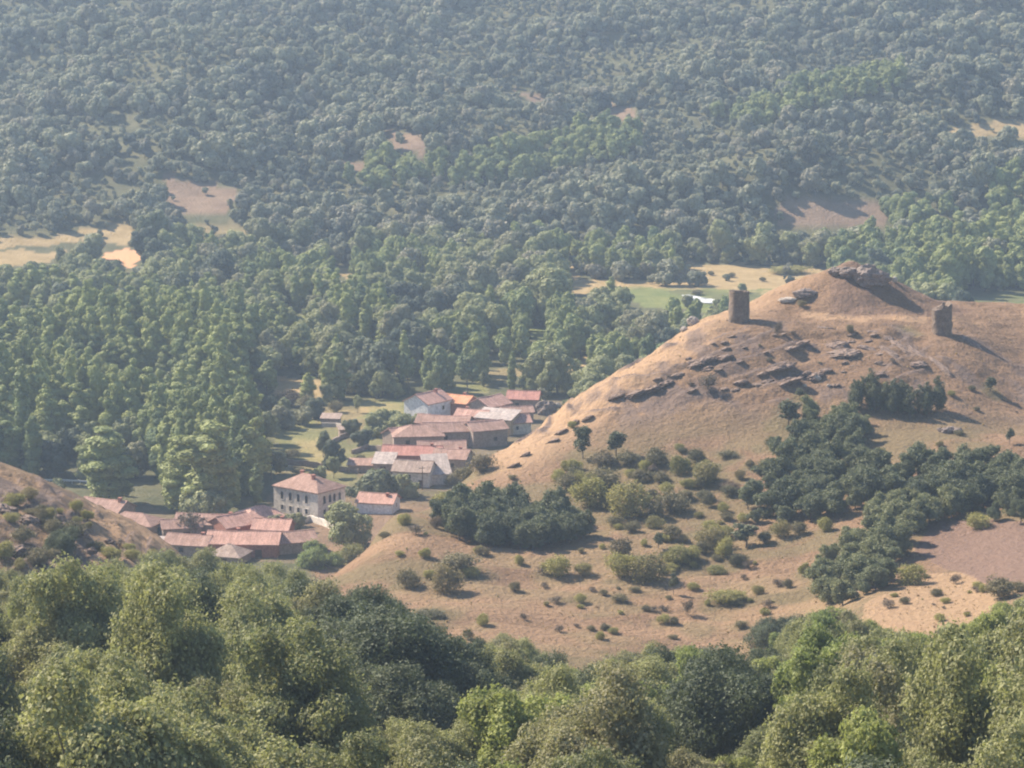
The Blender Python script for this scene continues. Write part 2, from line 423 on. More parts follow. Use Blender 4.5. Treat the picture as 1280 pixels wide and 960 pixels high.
# ---- shrubs one by one: x, y of the foot, width, height, kind
SH = [
 (729,574,24,40,'sapling','thin young tree standing alone at the upper edge of the shrubs'),(770,570,24,30,'sapling','small open tree beside the thin young tree on the dry slope'),
 (755,582,34,20,'thorn',0),(785,580,32,18,'thorn',0),(820,582,32,22,'thorn','grey spiky bush at the top of the scrub patch'),(806,588,18,14,'broom',0),(850,592,28,24,'broom',0),(868,578,22,22,'thorn',0),(853,567,12,9,'thorn',0),
 (893,583,16,16,'broom',0),(882,605,40,28,'broom','large rounded yellow-green bush at the upper right of the scrub patch'),(757,612,40,36,'thorn',0),(735,634,44,36,'broom','rounded bush touching the dark oak clump'),(708,612,30,22,'thorn',0),
 (785,644,50,40,'broom','biggest domed bush in the middle of the scrub patch'),(770,658,22,16,'thorn',0),(790,665,20,16,'thorn',0),(838,640,40,30,'thorn',0),(820,648,26,26,'thorn',0),(865,634,46,38,'broom',0),(886,634,18,22,'thorn',0),
 (800,602,26,16,'thorn',0),(826,603,24,14,'thorn',0),(910,572,24,10,'thorn',0),
 (775,700,32,28,'thorn','dark bush behind the pair of pale domed bushes'),(810,726,44,32,'broom','low wide domed bush above the terrace bank'),(780,722,38,30,'broom','paler domed bush beside the low wide domed bush'),(695,721,32,24,'broom','bush alone on the straw slope below the dark oak clump'),
 (728,719,24,16,'broom',0),(702,700,16,11,'broom',0),(648,706,16,13,'broom',0),(840,675,26,22,'thorn',0),(823,686,16,22,'sapling',0),
 (850,705,40,24,'broom',0),(872,702,22,18,'thorn',0),(887,688,38,28,'broom','bright yellow-green bush uphill of the other pale bushes'),(907,697,28,26,'broom',0),(932,685,30,30,'sapling','small round tree at the edge of the oak belt'),(920,708,16,16,'thorn','blackish stump-like bush by the bare bank'),
 (842,744,12,28,'sapling','lone thin sapling on the straw slope'),(643,739,18,14,'thorn',0),(775,753,20,12,'thorn',0),(910,754,44,16,'broom','long low bush on the edge of the bare bank'),(948,744,16,14,'broom',0),(872,786,26,20,'broom',0),(860,770,16,24,'dead',0),
 (560,739,38,30,'broom','dense round bush near the left edge of the bench'),(570,714,46,26,'thorn','wide dark thicket below the oak clump'),(508,735,26,26,'thorn','small dark tree on the bare orange slope'),(492,692,16,8,'dead',0),(601,694,18,14,'thorn',0),(605,782,20,15,'broom',0),(588,720,24,12,'broom',0),
 (540,772,36,12,'thorn',0),(640,772,12,12,'dead',0),(655,775,12,10,'dead',0),(700,790,14,9,'dead',0),(585,800,14,14,'thorn','tiny dark bush just above the wood edge'),(520,668,22,14,'dead',0),(462,690,12,12,'thorn',0),(545,660,14,18,'thorn',0),
 (968,802,64,40,'holm','dark elongated holm oak bush on the bank above the wood'),(1250,748,38,28,'thorn','thorny bush at the rim of the purple field'),(1272,740,22,16,'thorn',0),(1238,490,14,18,'sapling','sapling below the long tower shadow'),(1262,556,10,20,'sapling','little tree on the far right of the grassy slope'),
 (1222,660,30,18,'broom','bright green bush at the top of the purple field'),(1243,652,22,28,'holm',0),(1276,655,28,36,'holm',0),(1075,770,14,10,'thorn',0),(1110,760,20,12,'dead',0),(1170,745,18,10,'thorn',0),(1195,730,16,14,'dead',0),(1130,755,14,10,'thorn',0),(1150,738,16,12,'dead',0),
 (885,488,24,20,'dead','reddish dead bush on the rocky upper face'),(972,420,12,18,'dead','dark dead bush below the round tower'),(1063,418,10,14,'thorn',0),(1002,384,10,10,'thorn','small dark bush on the mound below the grey outcrop'),(1135,415,16,8,'thorn',0),(858,586,18,14,'thorn',0),
 (1000,500,14,16,'sapling',0),(985,535,30,34,'sapling','thin leafed tree at the top corner of the oak belt'),(964,560,16,18,'thorn',0),(948,562,14,14,'thorn',0),(955,680,20,18,'thorn',0),(975,672,26,22,'broom',0),(1000,668,20,20,'thorn',0),(1030,665,22,20,'broom',0),(890,720,12,10,'thorn',0),(930,725,10,8,'dead',0),
 (1060,735,24,18,'thorn',0),(1140,730,34,24,'broom','bush at the tail of the right hand copse'),(985,735,14,12,'thorn',0),(975,748,18,12,'broom',0),(960,760,14,12,'dead',0),(1005,720,16,18,'broom',0),(660,650,10,8,'thorn',0),(640,600,12,8,'thorn',0),(875,655,20,14,'thorn',0),(905,640,16,12,'broom',0),(912,620,20,16,'thorn',0),
 (925,600,16,14,'broom',0),(938,585,14,12,'thorn',0),(870,670,26,14,'broom',0),(895,668,22,12,'broom',0),(820,660,26,16,'broom',0),(760,635,26,18,'broom',0),(720,655,18,14,'thorn',0),(745,668,22,14,'broom',0),(680,735,12,8,'dead',0),(740,740,12,8,'dead',0),(815,765,14,8,'dead',0),(830,780,18,12,'broom',0),(900,775,20,14,'broom',0),(925,785,18,12,'thorn',0),
 (60,652,24,18,'broom',0),(20,632,26,18,'broom',0),(38,625,22,16,'broom',0),(75,690,44,34,'holm','dark green bush in the hollow of the dry spur'),(50,705,34,26,'thorn',0),(92,672,34,22,'thorn',0),(120,690,24,16,'thorn',0),(30,680,30,24,'thorn',0),(12,668,30,24,'thorn',0),(140,700,28,18,'broom',0),(165,700,22,14,'broom',0),(110,650,18,14,'broom',0),(95,640,18,16,'broom',0),(185,688,16,10,'thorn',0),(150,682,16,10,'dead',0),(66,668,26,20,'thorn',0),(5,700,30,24,'broom',0),(190,700,20,14,'broom',0),
 (525,650,14,10,'thorn',0),(505,655,20,14,'broom',0),(480,672,14,10,'thorn',0),(560,640,40,24,'broom','yellow-green bushes spilling down the edge of the oak clump'),(440,700,40,20,'broom',0),(425,705,34,18,'broom',0),(600,590,30,26,'thorn','dark thicket on the hill edge above the white lean-to'),(580,600,26,22,'thorn',0),(565,608,20,18,'thorn',0),(715,535,12,10,'broom',0),(690,520,20,16,'broom',0),
]
PX, PY, _dep = proj(GX, GY, Z)
jx = PX + (fbm(GX / 8, GY / 12, 81, 3) - 0.5) * 22
jy = PY + (fbm(GX / 8, GY / 12, 91, 3) - 0.5) * 14
mask = {k: np.zeros_like(Z) for k in ('soil', 'straw', 'orange', 'grass', 'garden', 'village')}
for kind, dmin, poly in CLEAR:
    mask[kind] = np.maximum(mask[kind], (in_poly(jx, jy, poly) & (GY > dmin)).astype(float))
hill = np.maximum(sstep(384, 400, jx) * sstep(395, 425, GY) * (1 - sstep(680, 720, GY)), spur)
hill = np.maximum(hill, sstep(395, 425, GY) * (1 - sstep(520, 560, GY)) * (Sg < 700))
purple = (in_poly(jx, jy, [(1145,690),(1165,655),(1210,650),(1340,655),(1340,740),(1240,735),(1190,712)]) & (GY < 560)).astype(float)
purple = np.maximum(purple, ((mr < 21) & (Sg > 1040)).astype(float) * 0.55 * sstep(0.35, 0.6, fbm(GX / 12, GY / 12, 95, 3)))
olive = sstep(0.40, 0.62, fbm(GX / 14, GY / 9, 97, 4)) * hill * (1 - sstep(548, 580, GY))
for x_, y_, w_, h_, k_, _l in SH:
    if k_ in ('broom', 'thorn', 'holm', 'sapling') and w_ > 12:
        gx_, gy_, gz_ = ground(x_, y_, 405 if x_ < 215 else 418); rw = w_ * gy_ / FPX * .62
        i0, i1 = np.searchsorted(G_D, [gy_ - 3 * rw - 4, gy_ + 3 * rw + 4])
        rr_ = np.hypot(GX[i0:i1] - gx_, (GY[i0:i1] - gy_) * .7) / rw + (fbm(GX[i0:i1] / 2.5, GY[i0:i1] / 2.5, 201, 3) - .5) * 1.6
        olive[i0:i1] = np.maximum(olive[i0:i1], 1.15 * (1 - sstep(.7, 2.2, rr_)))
bright = hill * sstep(590, 640, Sg) * (1 - sstep(0, 70, jx - (640 + (575 - PY) * 1.45))) * sstep(540, 560, GY)  # sunlight on the left flank painted in as paler ground colour
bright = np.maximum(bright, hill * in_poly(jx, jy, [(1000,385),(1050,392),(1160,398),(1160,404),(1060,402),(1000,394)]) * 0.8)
mott = sstep(.36, .60, fbm(GX / 16, GY / 22, 171, 4))
mask['grass'] = mask['grass'] * (.35 + .65 * mott)
mask['garden'] = mask['garden'] * (.55 + .45 * mott)
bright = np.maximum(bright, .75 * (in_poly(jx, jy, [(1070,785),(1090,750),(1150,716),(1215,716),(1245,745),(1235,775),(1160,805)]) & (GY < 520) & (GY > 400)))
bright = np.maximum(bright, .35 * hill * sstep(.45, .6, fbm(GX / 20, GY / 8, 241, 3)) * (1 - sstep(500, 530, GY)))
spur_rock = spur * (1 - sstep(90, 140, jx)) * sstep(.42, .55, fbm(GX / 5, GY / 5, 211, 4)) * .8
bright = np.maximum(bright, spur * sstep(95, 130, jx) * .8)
olive = olive * (1 - spur * .7)
c1 = np.stack([np.maximum(mask['straw'], mask['garden'] * 0.55), np.maximum(mask['grass'], mask['garden'] * 0.6 * (fbm(GX / 12, GY / 20, 99, 3) > 0.48)),
               np.maximum(mask['soil'], mask['village'] * 0.5), np.ones_like(Z)], -1)
c2 = np.stack([hill, np.clip(np.maximum(ROCK, spur_rock), 0, 1), np.maximum(purple, 0), np.ones_like(Z)], -1)
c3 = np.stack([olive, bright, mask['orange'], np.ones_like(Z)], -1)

gm, nt, b = new_mat('ground')
a1 = nd(nt, 'ShaderNodeAttribute', attribute_name='cover_a'); s1 = nd(nt, 'ShaderNodeSeparateColor'); nt.links.new(a1.outputs['Color'], s1.inputs[0])
a2 = nd(nt, 'ShaderNodeAttribute', attribute_name='cover_b'); s2 = nd(nt, 'ShaderNodeSeparateColor'); nt.links.new(a2.outputs['Color'], s2.inputs[0])
a3 = nd(nt, 'ShaderNodeAttribute', attribute_name='cover_c'); s3 = nd(nt, 'ShaderNodeSeparateColor'); nt.links.new(a3.outputs['Color'], s3.inputs[0])
n1 = noise(nt, 0.12, 'pos', 6, 0.6); n2 = noise(nt, 0.9, 'pos', 5, 0.65); n3 = noise(nt, 0.035, 'pos', 4)
wood_c = mixc(nt, ramp(nt, n1, [(0.35, 0.0), (0.65, 1.0)]), (0.075, 0.080, 0.042), (0.125, 0.118, 0.065))
hill_c = mixc(nt, ramp(nt, n1, [(0.3, 0.0), (0.7, 1.0)]), (0.150, 0.096, 0.060), (0.238, 0.156, 0.098))
hill_c = mixc(nt, ramp(nt, n2, [(0.50, 0.0), (0.72, 0.55)]), hill_c, (0.130, 0.088, 0.058))
hill_c = mixc(nt, ramp(nt, n3, [(0.45, 0.0), (0.65, 0.35)]), hill_c, (0.225, 0.140, 0.082))
n4 = noise(nt, 2.2, 'pos', 4, 0.7)
hill_c = mixc(nt, 1.0, hill_c, ramp(nt, n4, [(0.32, 0.62), (0.5, 1.0), (0.70, 1.30)]), 'MULTIPLY')
c = mixc(nt, s2.outputs[0], wood_c, hill_c)
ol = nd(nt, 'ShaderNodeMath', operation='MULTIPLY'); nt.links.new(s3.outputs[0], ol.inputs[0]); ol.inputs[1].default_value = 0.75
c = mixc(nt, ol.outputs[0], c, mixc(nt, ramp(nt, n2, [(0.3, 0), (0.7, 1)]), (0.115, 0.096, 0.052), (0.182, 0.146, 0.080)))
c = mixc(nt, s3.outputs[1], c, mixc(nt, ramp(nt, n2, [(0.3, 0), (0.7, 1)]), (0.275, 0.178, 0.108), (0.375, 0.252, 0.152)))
c = mixc(nt, s2.outputs[2], c, mixc(nt, ramp(nt, n2, [(0.3, 0), (0.7, 1)]), (0.150, 0.098, 0.074), (0.195, 0.130, 0.098)))
c = mixc(nt, s1.outputs[0], c, mixc(nt, ramp(nt, n1, [(0.3, 0), (0.7, 1)]), (0.25, 0.185, 0.09), (0.37, 0.275, 0.145)))
c = mixc(nt, s1.outputs[1], c, mixc(nt, ramp(nt, n1, [(0.3, 0), (0.7, 1)]), (0.11, 0.14, 0.05), (0.20, 0.205, 0.08)))
c = mixc(nt, s1.outputs[2], c, mixc(nt, ramp(nt, n1, [(0.3, 0), (0.7, 1)]), (0.165, 0.115, 0.080), (0.240, 0.170, 0.115)))
c = mixc(nt, s3.outputs[2], c, (0.58, 0.33, 0.18))
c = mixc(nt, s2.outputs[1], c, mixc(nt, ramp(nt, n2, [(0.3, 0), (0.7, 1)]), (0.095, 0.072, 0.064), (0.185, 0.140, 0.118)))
nt.links.new(c, b.inputs['Base Color'])
b.inputs['Roughness'].default_value = 1.0; b.inputs['Specular IOR Level'].default_value = 0.1
bump(nt, b, n2, 0.9, 0.9)
nr, nc = Z.shape
idx = np.arange(nr * nc).reshape(nr, nc)
F = np.stack([idx[:-1, :-1], idx[:-1, 1:], idx[1:, 1:], idx[1:, :-1]], -1).reshape(-1, 4)
me = mesh_np('ground', np.stack([GX, GY, Z], -1).reshape(-1, 3), F, gm,
             {'cover_a': ('POINT', 'FLOAT_COLOR', c1), 'cover_b': ('POINT', 'FLOAT_COLOR', c2), 'cover_c': ('POINT', 'FLOAT_COLOR', c3)}, smooth=True)
tag(link('ground', me), 'dry hilly ground with a castle hill, valley floor and wooded far slope', 'ground', kind='structure')

# ------------------------------------------------------------------ river
def ribbon(pts, widths, dz):
    V, Fq = [], []
    for k, ((x, y, z), w) in enumerate(zip(pts, widths)):
        a = Vector(pts[min(k + 1, len(pts) - 1)]) - Vector(pts[max(k - 1, 0)]); a.z = 0; a.normalize()
        n = Vector((-a.y, a.x, 0)) * w / 2
        V += [(x + n.x, y + n.y, z + dz), (x - n.x, y - n.y, z + dz)]
        if k: Fq.append((2*k - 2, 2*k - 1, 2*k + 1, 2*k))
    return V, Fq
wm, nt, b = new_mat('river_water')
b.inputs['Base Color'].default_value = (0.55, 0.57, 0.58, 1)
b.inputs['Roughness'].default_value = 0.12; b.inputs['IOR'].default_value = 1.33; b.inputs['Specular IOR Level'].default_value = 0.6
wf = noise(nt, 0.25, 'pos', 4); bump(nt, b, wf, 0.3, 0.1)
glint_c = mixc(nt, ramp(nt, wf, [(0.38, 0), (0.52, 1)]), (0.26, 0.29, 0.30), (0.80, 0.81, 0.80))  # white blotches in the water colour stand in for its bright reflection
nt.links.new(glint_c, b.inputs['Base Color'])
wp = [ground(x, y, 850) for x, y in ((856, 370), (872, 375), (890, 378), (908, 380), (928, 384), (960, 388))]
V, Fq = ribbon([(p[0], p[1], 0.0 + p[2]) for p in wp], [3, 7, 9, 8, 7, 5], 0.35)
link('river', mesh_np('river', V, Fq, wm)); tag(bpy.data.objects['river'], 'short bright reach of river water in the green meadow', 'river', kind='structure')

# ------------------------------------------------------------------ mesh builder for built things
class MB:
    def __init__(s): s.v, s.f, s.mi, s.m = [], [], [], 0
    def poly(s, pts):
        k = len(s.v); s.v += [tuple(p) for p in pts]; s.f.append(tuple(range(k, k + len(pts)))); s.mi.append(s.m)
    def box(s, x0, x1, y0, y1, z0, z1):
        k = len(s.v)
        s.v += [(x0,y0,z0),(x1,y0,z0),(x1,y1,z0),(x0,y1,z0),(x0,y0,z1),(x1,y0,z1),(x1,y1,z1),(x0,y1,z1)]
        for f in ((0,3,2,1),(4,5,6,7),(0,1,5,4),(1,2,6,5),(2,3,7,6),(3,0,4,7)): s.f.append(tuple(i + k for i in f)); s.mi.append(s.m)
    def prism(s, base, top):
        n = len(base); k = len(s.v); s.v += [tuple(p) for p in base] + [tuple(p) for p in top]
        s.f.append(tuple(k + i for i in reversed(range(n)))); s.f.append(tuple(k + n + i for i in range(n)))
        for i in range(n): s.f.append((k + i, k + (i + 1) % n, k + n + (i + 1) % n, k + n + i))
        s.mi += [s.m] * (n + 2)
    def build(s, name, mat, parent=None, smooth=False):
        me = bpy.data.meshes.new(name); me.from_pydata(s.v, [], s.f); me.materials.append(mat)
        me.validate(); bm = bmesh.new(); bm.from_mesh(me)
        bmesh.ops.recalc_face_normals(bm, faces=bm.faces); bm.to_mesh(me); bm.free()
        if smooth: me.polygons.foreach_set('use_smooth', [True] * len(me.polygons))
        return link(name, me, parent)

def house(name, label, cat, px, py, L, W, h, rz, roof='gable', rise=1.6, wall='stone', tile='tile', wins=(), doors=(), chim=(), over=0.4, sink=3.0, dmin=560, group=None, z=None, sag=0.12):
    """ridge along local x. wins/doors: (side, offset, sill z, width, height, arched?)"""
    gx, gy, gz = ground(px, py, dmin)
    if z is not None: gz = z
    rr = random.Random(name + label)
    root = empty(name, (gx, gy, gz), R(rz)); tag(root, label, cat, group)
    L, W, h = L * 1.12, W * 1.1, h * 1.05
    l, w = L / 2, W / 2
    mb = MB()
    mb.prism([(-l,-w,-sink),(l,-w,-sink),(l,w,-sink),(-l,w,-sink)], [(-l,-w,h),(l,-w,h),(l,w,h),(-l,w,h)])
    if roof == 'gable':
        for sx in (-1, 1):
            x0, x1 = (sx * l, sx * (l - 0.25))
            mb.prism([(x0,-w,h+.002),(x1,-w,h+.002),(x1,w,h+.002),(x0,w,h+.002)], [(x0,-.01,h+rise-.02),(x1,-.01,h+rise-.02),(x1,.01,h+rise-.02),(x0,.01,h+rise-.02)])
    if roof == 'shed':
        mb.prism([(-l,-w,h+.002),(l,-w,h+.002),(l,w,h+.002),(-l,w,h+.002)], [(-l,-w,h+.01),(l,-w,h+.01),(l,w,h+rise-.02),(-l,w,h+rise-.02)])
    mb.build('wall', M[wall], root)
    rb = MB(); t = 0.2; o = over
    if roof == 'gable':
        n = 9
        k = o * rise / w
        for sy in (-1, 1):                       # each slope a sagging sheet with thickness
            top, bot = [], []
            for i in range(n):
                x = -l - o + (L + 2*o) * i / (n - 1)
                dz = -sag * math.sin(math.pi * i / (n - 1)) + rr.uniform(-.05, .05)
                for f in (0.0, 0.5, 1.0):
                    y = sy * (w + o) * f; zz = h + rise - (rise + k) * f + dz * (1 if f < 1 else .6) + (rr.uniform(-.04, .04) if f == .5 else 0) + .03
                    top.append((x, y, zz + t)); bot.append((x, y, zz))
            b0 = len(rb.v); rb.v += top + bot; m = len(top)
            for i in range(n - 1):
                for j in range(2):
                    a = b0 + i*3 + j
                    rb.f.append((a, a+3, a+4, a+1)); rb.f.append((a+m, a+m+1, a+m+4, a+m+3)); rb.mi += [0, 0]
                e = b0 + i*3 + 2
                rb.f.append((e, e+3, e+3+m, e+m)); rb.mi.append(0)
            for i in (0, n - 1):
                for j in range(2):
                    a = b0 + i*3 + j
                    rb.f.append((a, a+1, a+1+m, a+m)); rb.mi.append(0)
    elif roof == 'hip':
        r = max(l - w, 0.02); k = o * rise / w
        e = [(-l-o,-w-o),(l+o,-w-o),(l+o,w+o),(-l-o,w+o)]
        for zz in (0.0,):
            E = [(x, y, h - k + .03 + t) for x, y in e]; B = [(x, y, h - k + .03) for x, y in e]
            A1, A2 = (-r, 0, h + rise + .03 + t), (r, 0, h + rise + .03 + t)
            rb.poly([E[0], E[1], A2, A1]); rb.poly([E[2], E[3], A1, A2]); rb.poly([E[1], E[2], A2]); rb.poly([E[3], E[0], A1])
            for i in range(4): rb.poly([B[i], B[(i+1) % 4], E[(i+1) % 4], E[i]])
            rb.poly(B[::-1])
    elif roof == 'shed':
        k = o * rise / W
        rb.prism([(-l-o,-w-o,h-k+.03),(l+o,-w-o,h-k+.03),(l+o,w+o,h+rise+k+.03),(-l-o,w+o,h+rise+k+.03)],
                 [(-l-o,-w-o,h-k+.03+t),(l+o,-w-o,h-k+.03+t),(l+o,w+o,h+rise+k+.03+t),(-l-o,w+o,h+rise+k+.03+t)])
    ro = rb.build('roof', M[tile], root)
    if roof in ('gable', 'hip'):                 # a row of ridge tiles
        cb = MB(); r = l + o if roof == 'gable' else max(l - w, .02)
        for i in range(8):
            x0, x1 = -r + 2*r*i/8, -r + 2*r*(i+1)/8 - .02
            dz = -sag * math.sin(math.pi * (i + .5) / 8) if roof == 'gable' else 0
            zz = h + rise + .03 + t + dz
            cb.prism([(x0,-.22,zz-.12),(x1,-.22,zz-.12),(x1,.22,zz-.12),(x0,.22,zz-.12)], [(x0,-.1,zz+.1),(x1,-.1,zz+.1),(x1,.1,zz+.1),(x0,.1,zz+.1)])
        cb.build('ridge_tile_row', M['tilepink'] if tile in ('tile', 'tilepink') else M[tile], ro)
    def frame(side):
        if side == 'S': return lambda u, z, d: (u, -w - d, z)
        if side == 'N': return lambda u, z, d: (-u, w + d, z)
        if side == 'E': return lambda u, z, d: (l + d, u, z)
        return lambda u, z, d: (-l - d, -u, z)
    def outline(u, z, ww, hh, arched):
        p = [(u - ww/2, z), (u + ww/2, z), (u + ww/2, z + hh)]
        if arched: p += [(u + ww/2 * math.cos(a), z + hh + ww/2 * math.sin(a)) for a in (math.pi/4, math.pi/2, 3*math.pi/4)]
        return p + [(u - ww/2, z + hh)]
    for kind, lst in (('window', wins), ('door', doors)):
        for (side, u, z0, ww, hh, *ar) in lst:
            g = frame(side); ar = bool(ar and ar[0])
            fm = MB()                            # surround standing proud of the wall
            po, pi = outline(u, z0 - .1, ww + .3, hh + (.12 if ar else .22), ar), outline(u, z0, ww, hh, ar)
            for i in range(len(po)):
                j = (i + 1) % len(po)
                a, c_, d, e = po[i], po[j], pi[j], pi[i]
                fm.prism([g(*a, -.05), g(*c_, -.05), g(*d, -.05), g(*e, -.05)], [g(*a, .07), g(*c_, .07), g(*d, .07), g(*e, .07)])
            fo_ = fm.build(kind, M['cream'] if wall in ('cream', 'white') else M['wood'], root)
            pm = MB(); p = pi
            pm.prism([g(*q_, -.04) for q_ in p], [g(*q_, .012) for q_ in p])
            pm.build('pane' if kind == 'window' else 'leaf', M['glass'] if kind == 'window' else M['wood'], fo_)
    for (cx_, cy_, hh) in chim:
        cm = MB(); zb = h + rise * (1 - abs(cy_) / w) - .3
        cm.box(cx_-.35, cx_+.35, cy_-.35, cy_+.35, zb, zb + hh + .3); cm.box(cx_-.45, cx_+.45, cy_-.45, cy_+.45, zb + hh + .3, zb + hh + .45)
        cm.build('chimney', M['redbrick'], ro)
    return root

# -------- the big manor
house('manor_house', 'large cream two storey house with rows of tall arched windows and a brown hipped roof', 'house',
      387, 640, 12.8, 9.0, 6.2, -38, 'hip', 2.6, 'cream', 'tile',
      wins=[('S', u, 3.5, .95, 1.5, True) for u in (-4.4, -1.7, .9, 3.5)] + [('S', u, .9, .9, 1.2, False) for u in (-4.4, -1.7, .9, 3.5)] +
           [('E', u, 3.5, .95, 1.5, True) for u in (-2.6, -.6, 1.0, 2.9)] + [('E', u, .9, .9, 1.2, False) for u in (-2.6, 1.0, 2.9)],
      doors=[('E', -.6, -.2, 1.1, 2.2, True)], chim=[(2.5, -1.2, 1.2), (-3, .8, 1.0)], over=.35)
# -------- upper cluster
house('village_house', 'white walled house with a pink gabled roof at the top edge of the village', 'house', 535, 521, 9.5, 8.0, 4.6, 52, 'gable', 2.2, 'white', 'tilepink',
      wins=[('S', 1.5, 2.4, .9, 1.1)], chim=[(2.5, -.9, 1.1)])
house('village_house', 'house with the bright orange tiled roof behind the white walled house', 'house', 572, 517, 8.5, 6.5, 3.6, -28, 'gable', 1.6, 'redbrick', 'tileorange', wins=[('E', .5, 1.6, .9, 1.1)], chim=[(2, .6, .9)])
house('village_house', 'brown stone house with a steep gable beside the pale sheet roofed house', 'house', 612, 524, 8.0, 7.5, 4.2, 48, 'gable', 2.0, 'stone', 'tilepink', wins=[('S', .5, 2.2, .8, 1.1), ('S', -2.2, 2.2, .8, 1.1)])
house('village_house', 'ochre walled house with a pale grey sheet roof and small dark windows', 'house', 622, 541, 9.5, 6.0, 4.2, -24, 'shed', 1.5, 'ochre', 'sheet', wins=[('S', -2.6, 1.6, .8, 1.3), ('S', .6, 1.8, .8, 1.0)], doors=[('S', 2.8, -.2, 1.1, 2.1)])
house('village_house', 'small red tiled house next to the dark rock at the hill foot', 'house', 655, 513, 8.0, 6.5, 3.6, -8, 'gable', 1.7, 'stone', 'tilered', wins=[('S', -1.5, 1.6, .8, 1.0), ('W', 0, 1.6, .8, 1.0)])
house('barn', 'low stone barn under a brown roof in front of the small red tiled house', 'barn', 645, 527, 8.0, 5.0, 2.8, 12, 'gable', 1.2, 'stone', 'tile', doors=[('S', 0, -.2, 1.4, 2.0)])
house('barn', 'long stone barn with a sagging brown roof in the middle of the village', 'barn', 572, 556, 17, 7.0, 4.2, 12, 'gable', 1.8, 'stone', 'tile', wins=[('S', -4, 2.2, .7, .9), ('S', 3, 2.2, .7, .9)], sag=.35)
house('barn', 'brown stone barn with a wide hipped roof and a pink end beside the lane', 'barn', 522, 559, 12, 9.0, 3.6, 6, 'hip', 2.0, 'stone', 'tile', wins=[('S', -3, 1.8, .8, .9)])
house('barn', 'old barn with a dull brown roof backing onto the long stone barn', 'barn', 556, 544, 13, 7.0, 3.6, -14, 'gable', 1.7, 'stone', 'tile', sag=.3)
house('barn', 'stone barn at the upper end of the terrace, tight against the dry slope', 'barn', 606, 556, 9, 7.0, 4.4, 24, 'gable', 1.6, 'stone', 'tile', wins=[('S', 1.5, 1.6, .7, .9)])
house('village_house', 'long low house with a flat toned red roof above the grey gabled house', 'house', 516, 583, 13.5, 6.5, 3.4, -6, 'gable', 1.7, 'redbrick', 'tilered', wins=[('S', 3.5, 1.4, .8, 1.0)], chim=[(5, .3, .8)])
house('shed', 'small shed with a pale grey sheet roof at the corner of the gardens', 'shed', 481, 589, 4.6, 5.0, 2.4, -8, 'shed', 1.6, 'stone', 'sheet', doors=[('S', 0, -.2, 1.2, 1.9)])
house('village_house', 'pale rendered house with two small windows under a weathered grey gable roof', 'house', 518, 605, 8.5, 7.0, 3.8, -12, 'gable', 2.0, 'cream', 'tilegrey', wins=[('S', -1.8, 2.2, .7, 1.0), ('S', -.3, 2.2, .7, 1.0)], doors=[('S', 2.5, -.2, 1.1, 2.1)])
house('shed', 'tall lean-to with a nearly white sheet roof against the grey gabled house', 'shed', 545, 602, 5.5, 7.5, 2.6, 10, 'shed', 3.2, 'cream', 'sheet')
house('shed', 'long low dark roofed shed along the bottom of the gardens', 'shed', 458, 589, 8.0, 3.5, 1.7, -4, 'shed', .8, 'stone', 'tile')
house('barn', 'little barn with a pink lit roof at the garden end of the stone barns', 'barn', 500, 556, 6.5, 5.5, 3.0, 38, 'gable', 1.6, 'stone', 'tilepink')
house('barn', 'narrow brown roofed barn squeezed between the red roofed house and the long stone barn', 'barn', 552, 575, 11, 5.5, 3.2, 4, 'gable', 1.5, 'stone', 'tile', wins=[('S', -2, 1.4, .7, .9)])
house('village_house', 'house with a brown roof and stone wall behind the white lean-to', 'house', 566, 588, 8, 6.5, 3.6, -16, 'gable', 1.7, 'stone', 'tile', wins=[('S', 1, 1.6, .7, .9)], chim=[(2, .5, .8)])
house('village_house', 'cream house with a pink roof wedged above the stone barns', 'house', 592, 538, 8, 6, 3.8, -20, 'gable', 1.7, 'cream', 'tilepink', wins=[('S', -1.5, 1.8, .8, 1.0), ('S', 1.5, 1.8, .8, 1.0)], chim=[(-2, .5, .8)])
house('village_house', 'pink roofed house at the foot of the hill beside the ochre walled house', 'house', 643, 541, 7, 5.5, 3.2, 16, 'gable', 1.6, 'cream', 'tilepink', wins=[('S', 0, 1.4, .8, 1.0)])
# -------- lower cluster
house('village_house', 'small pink roofed house half hidden by the hill edge near the round tree', 'house', 473, 639, 8.0, 6.0, 2.6, -14, 'gable', 1.6, 'white', 'tilepink', wins=[('E', .3, 1.2, .8, 1.0)], chim=[(2.6, -.8, .7)])
house('village_house', 'house with pink hipped roof and red brick wall beside the big cream house', 'house', 325, 660, 8.5, 6.5, 3.2, 22, 'hip', 1.8, 'redbrick', 'tilepink', wins=[('S', 0, 1.3, .8, 1.0)])
house('village_house', 'long house with a bright pink tiled roof and red gabled dormer wall', 'house', 306, 692, 14.5, 7.5, 3.0, -4, 'gable', 1.9, 'redbrick', 'tilepink', wins=[('S', -4, 1.1, .9, 1.0), ('S', 0, 1.1, .9, 1.0)], doors=[('S', 3.8, -.2, 1.2, 2.0)], chim=[(-1.5, .6, .8)])
house('barn', 'brown roofed barn with a pale verge joined to the bright pink roofed house', 'barn', 366, 688, 8.5, 7.0, 2.6, 18, 'gable', 1.6, 'stone', 'tile', doors=[('E', 0, -.2, 1.4, 1.9)])
house('shed', 'small shed with a grey pyramid roof in front of the bright pink roofed house', 'shed', 287, 702, 6.8, 6.2, 1.8, -18, 'hip', 1.9, 'stone', 'tilegrey', doors=[('S', 0, -.2, 1.2, 1.6)])
house('village_house', 'long brown roofed house with dark shaded walls on the village lane', 'house', 262, 668, 13.5, 6.5, 3.0, -8, 'gable', 1.6, 'stone', 'tile', wins=[('S', 2, 1.2, .8, .9), ('S', -3, 1.2, .8, .9)], chim=[(5, .5, .7)])
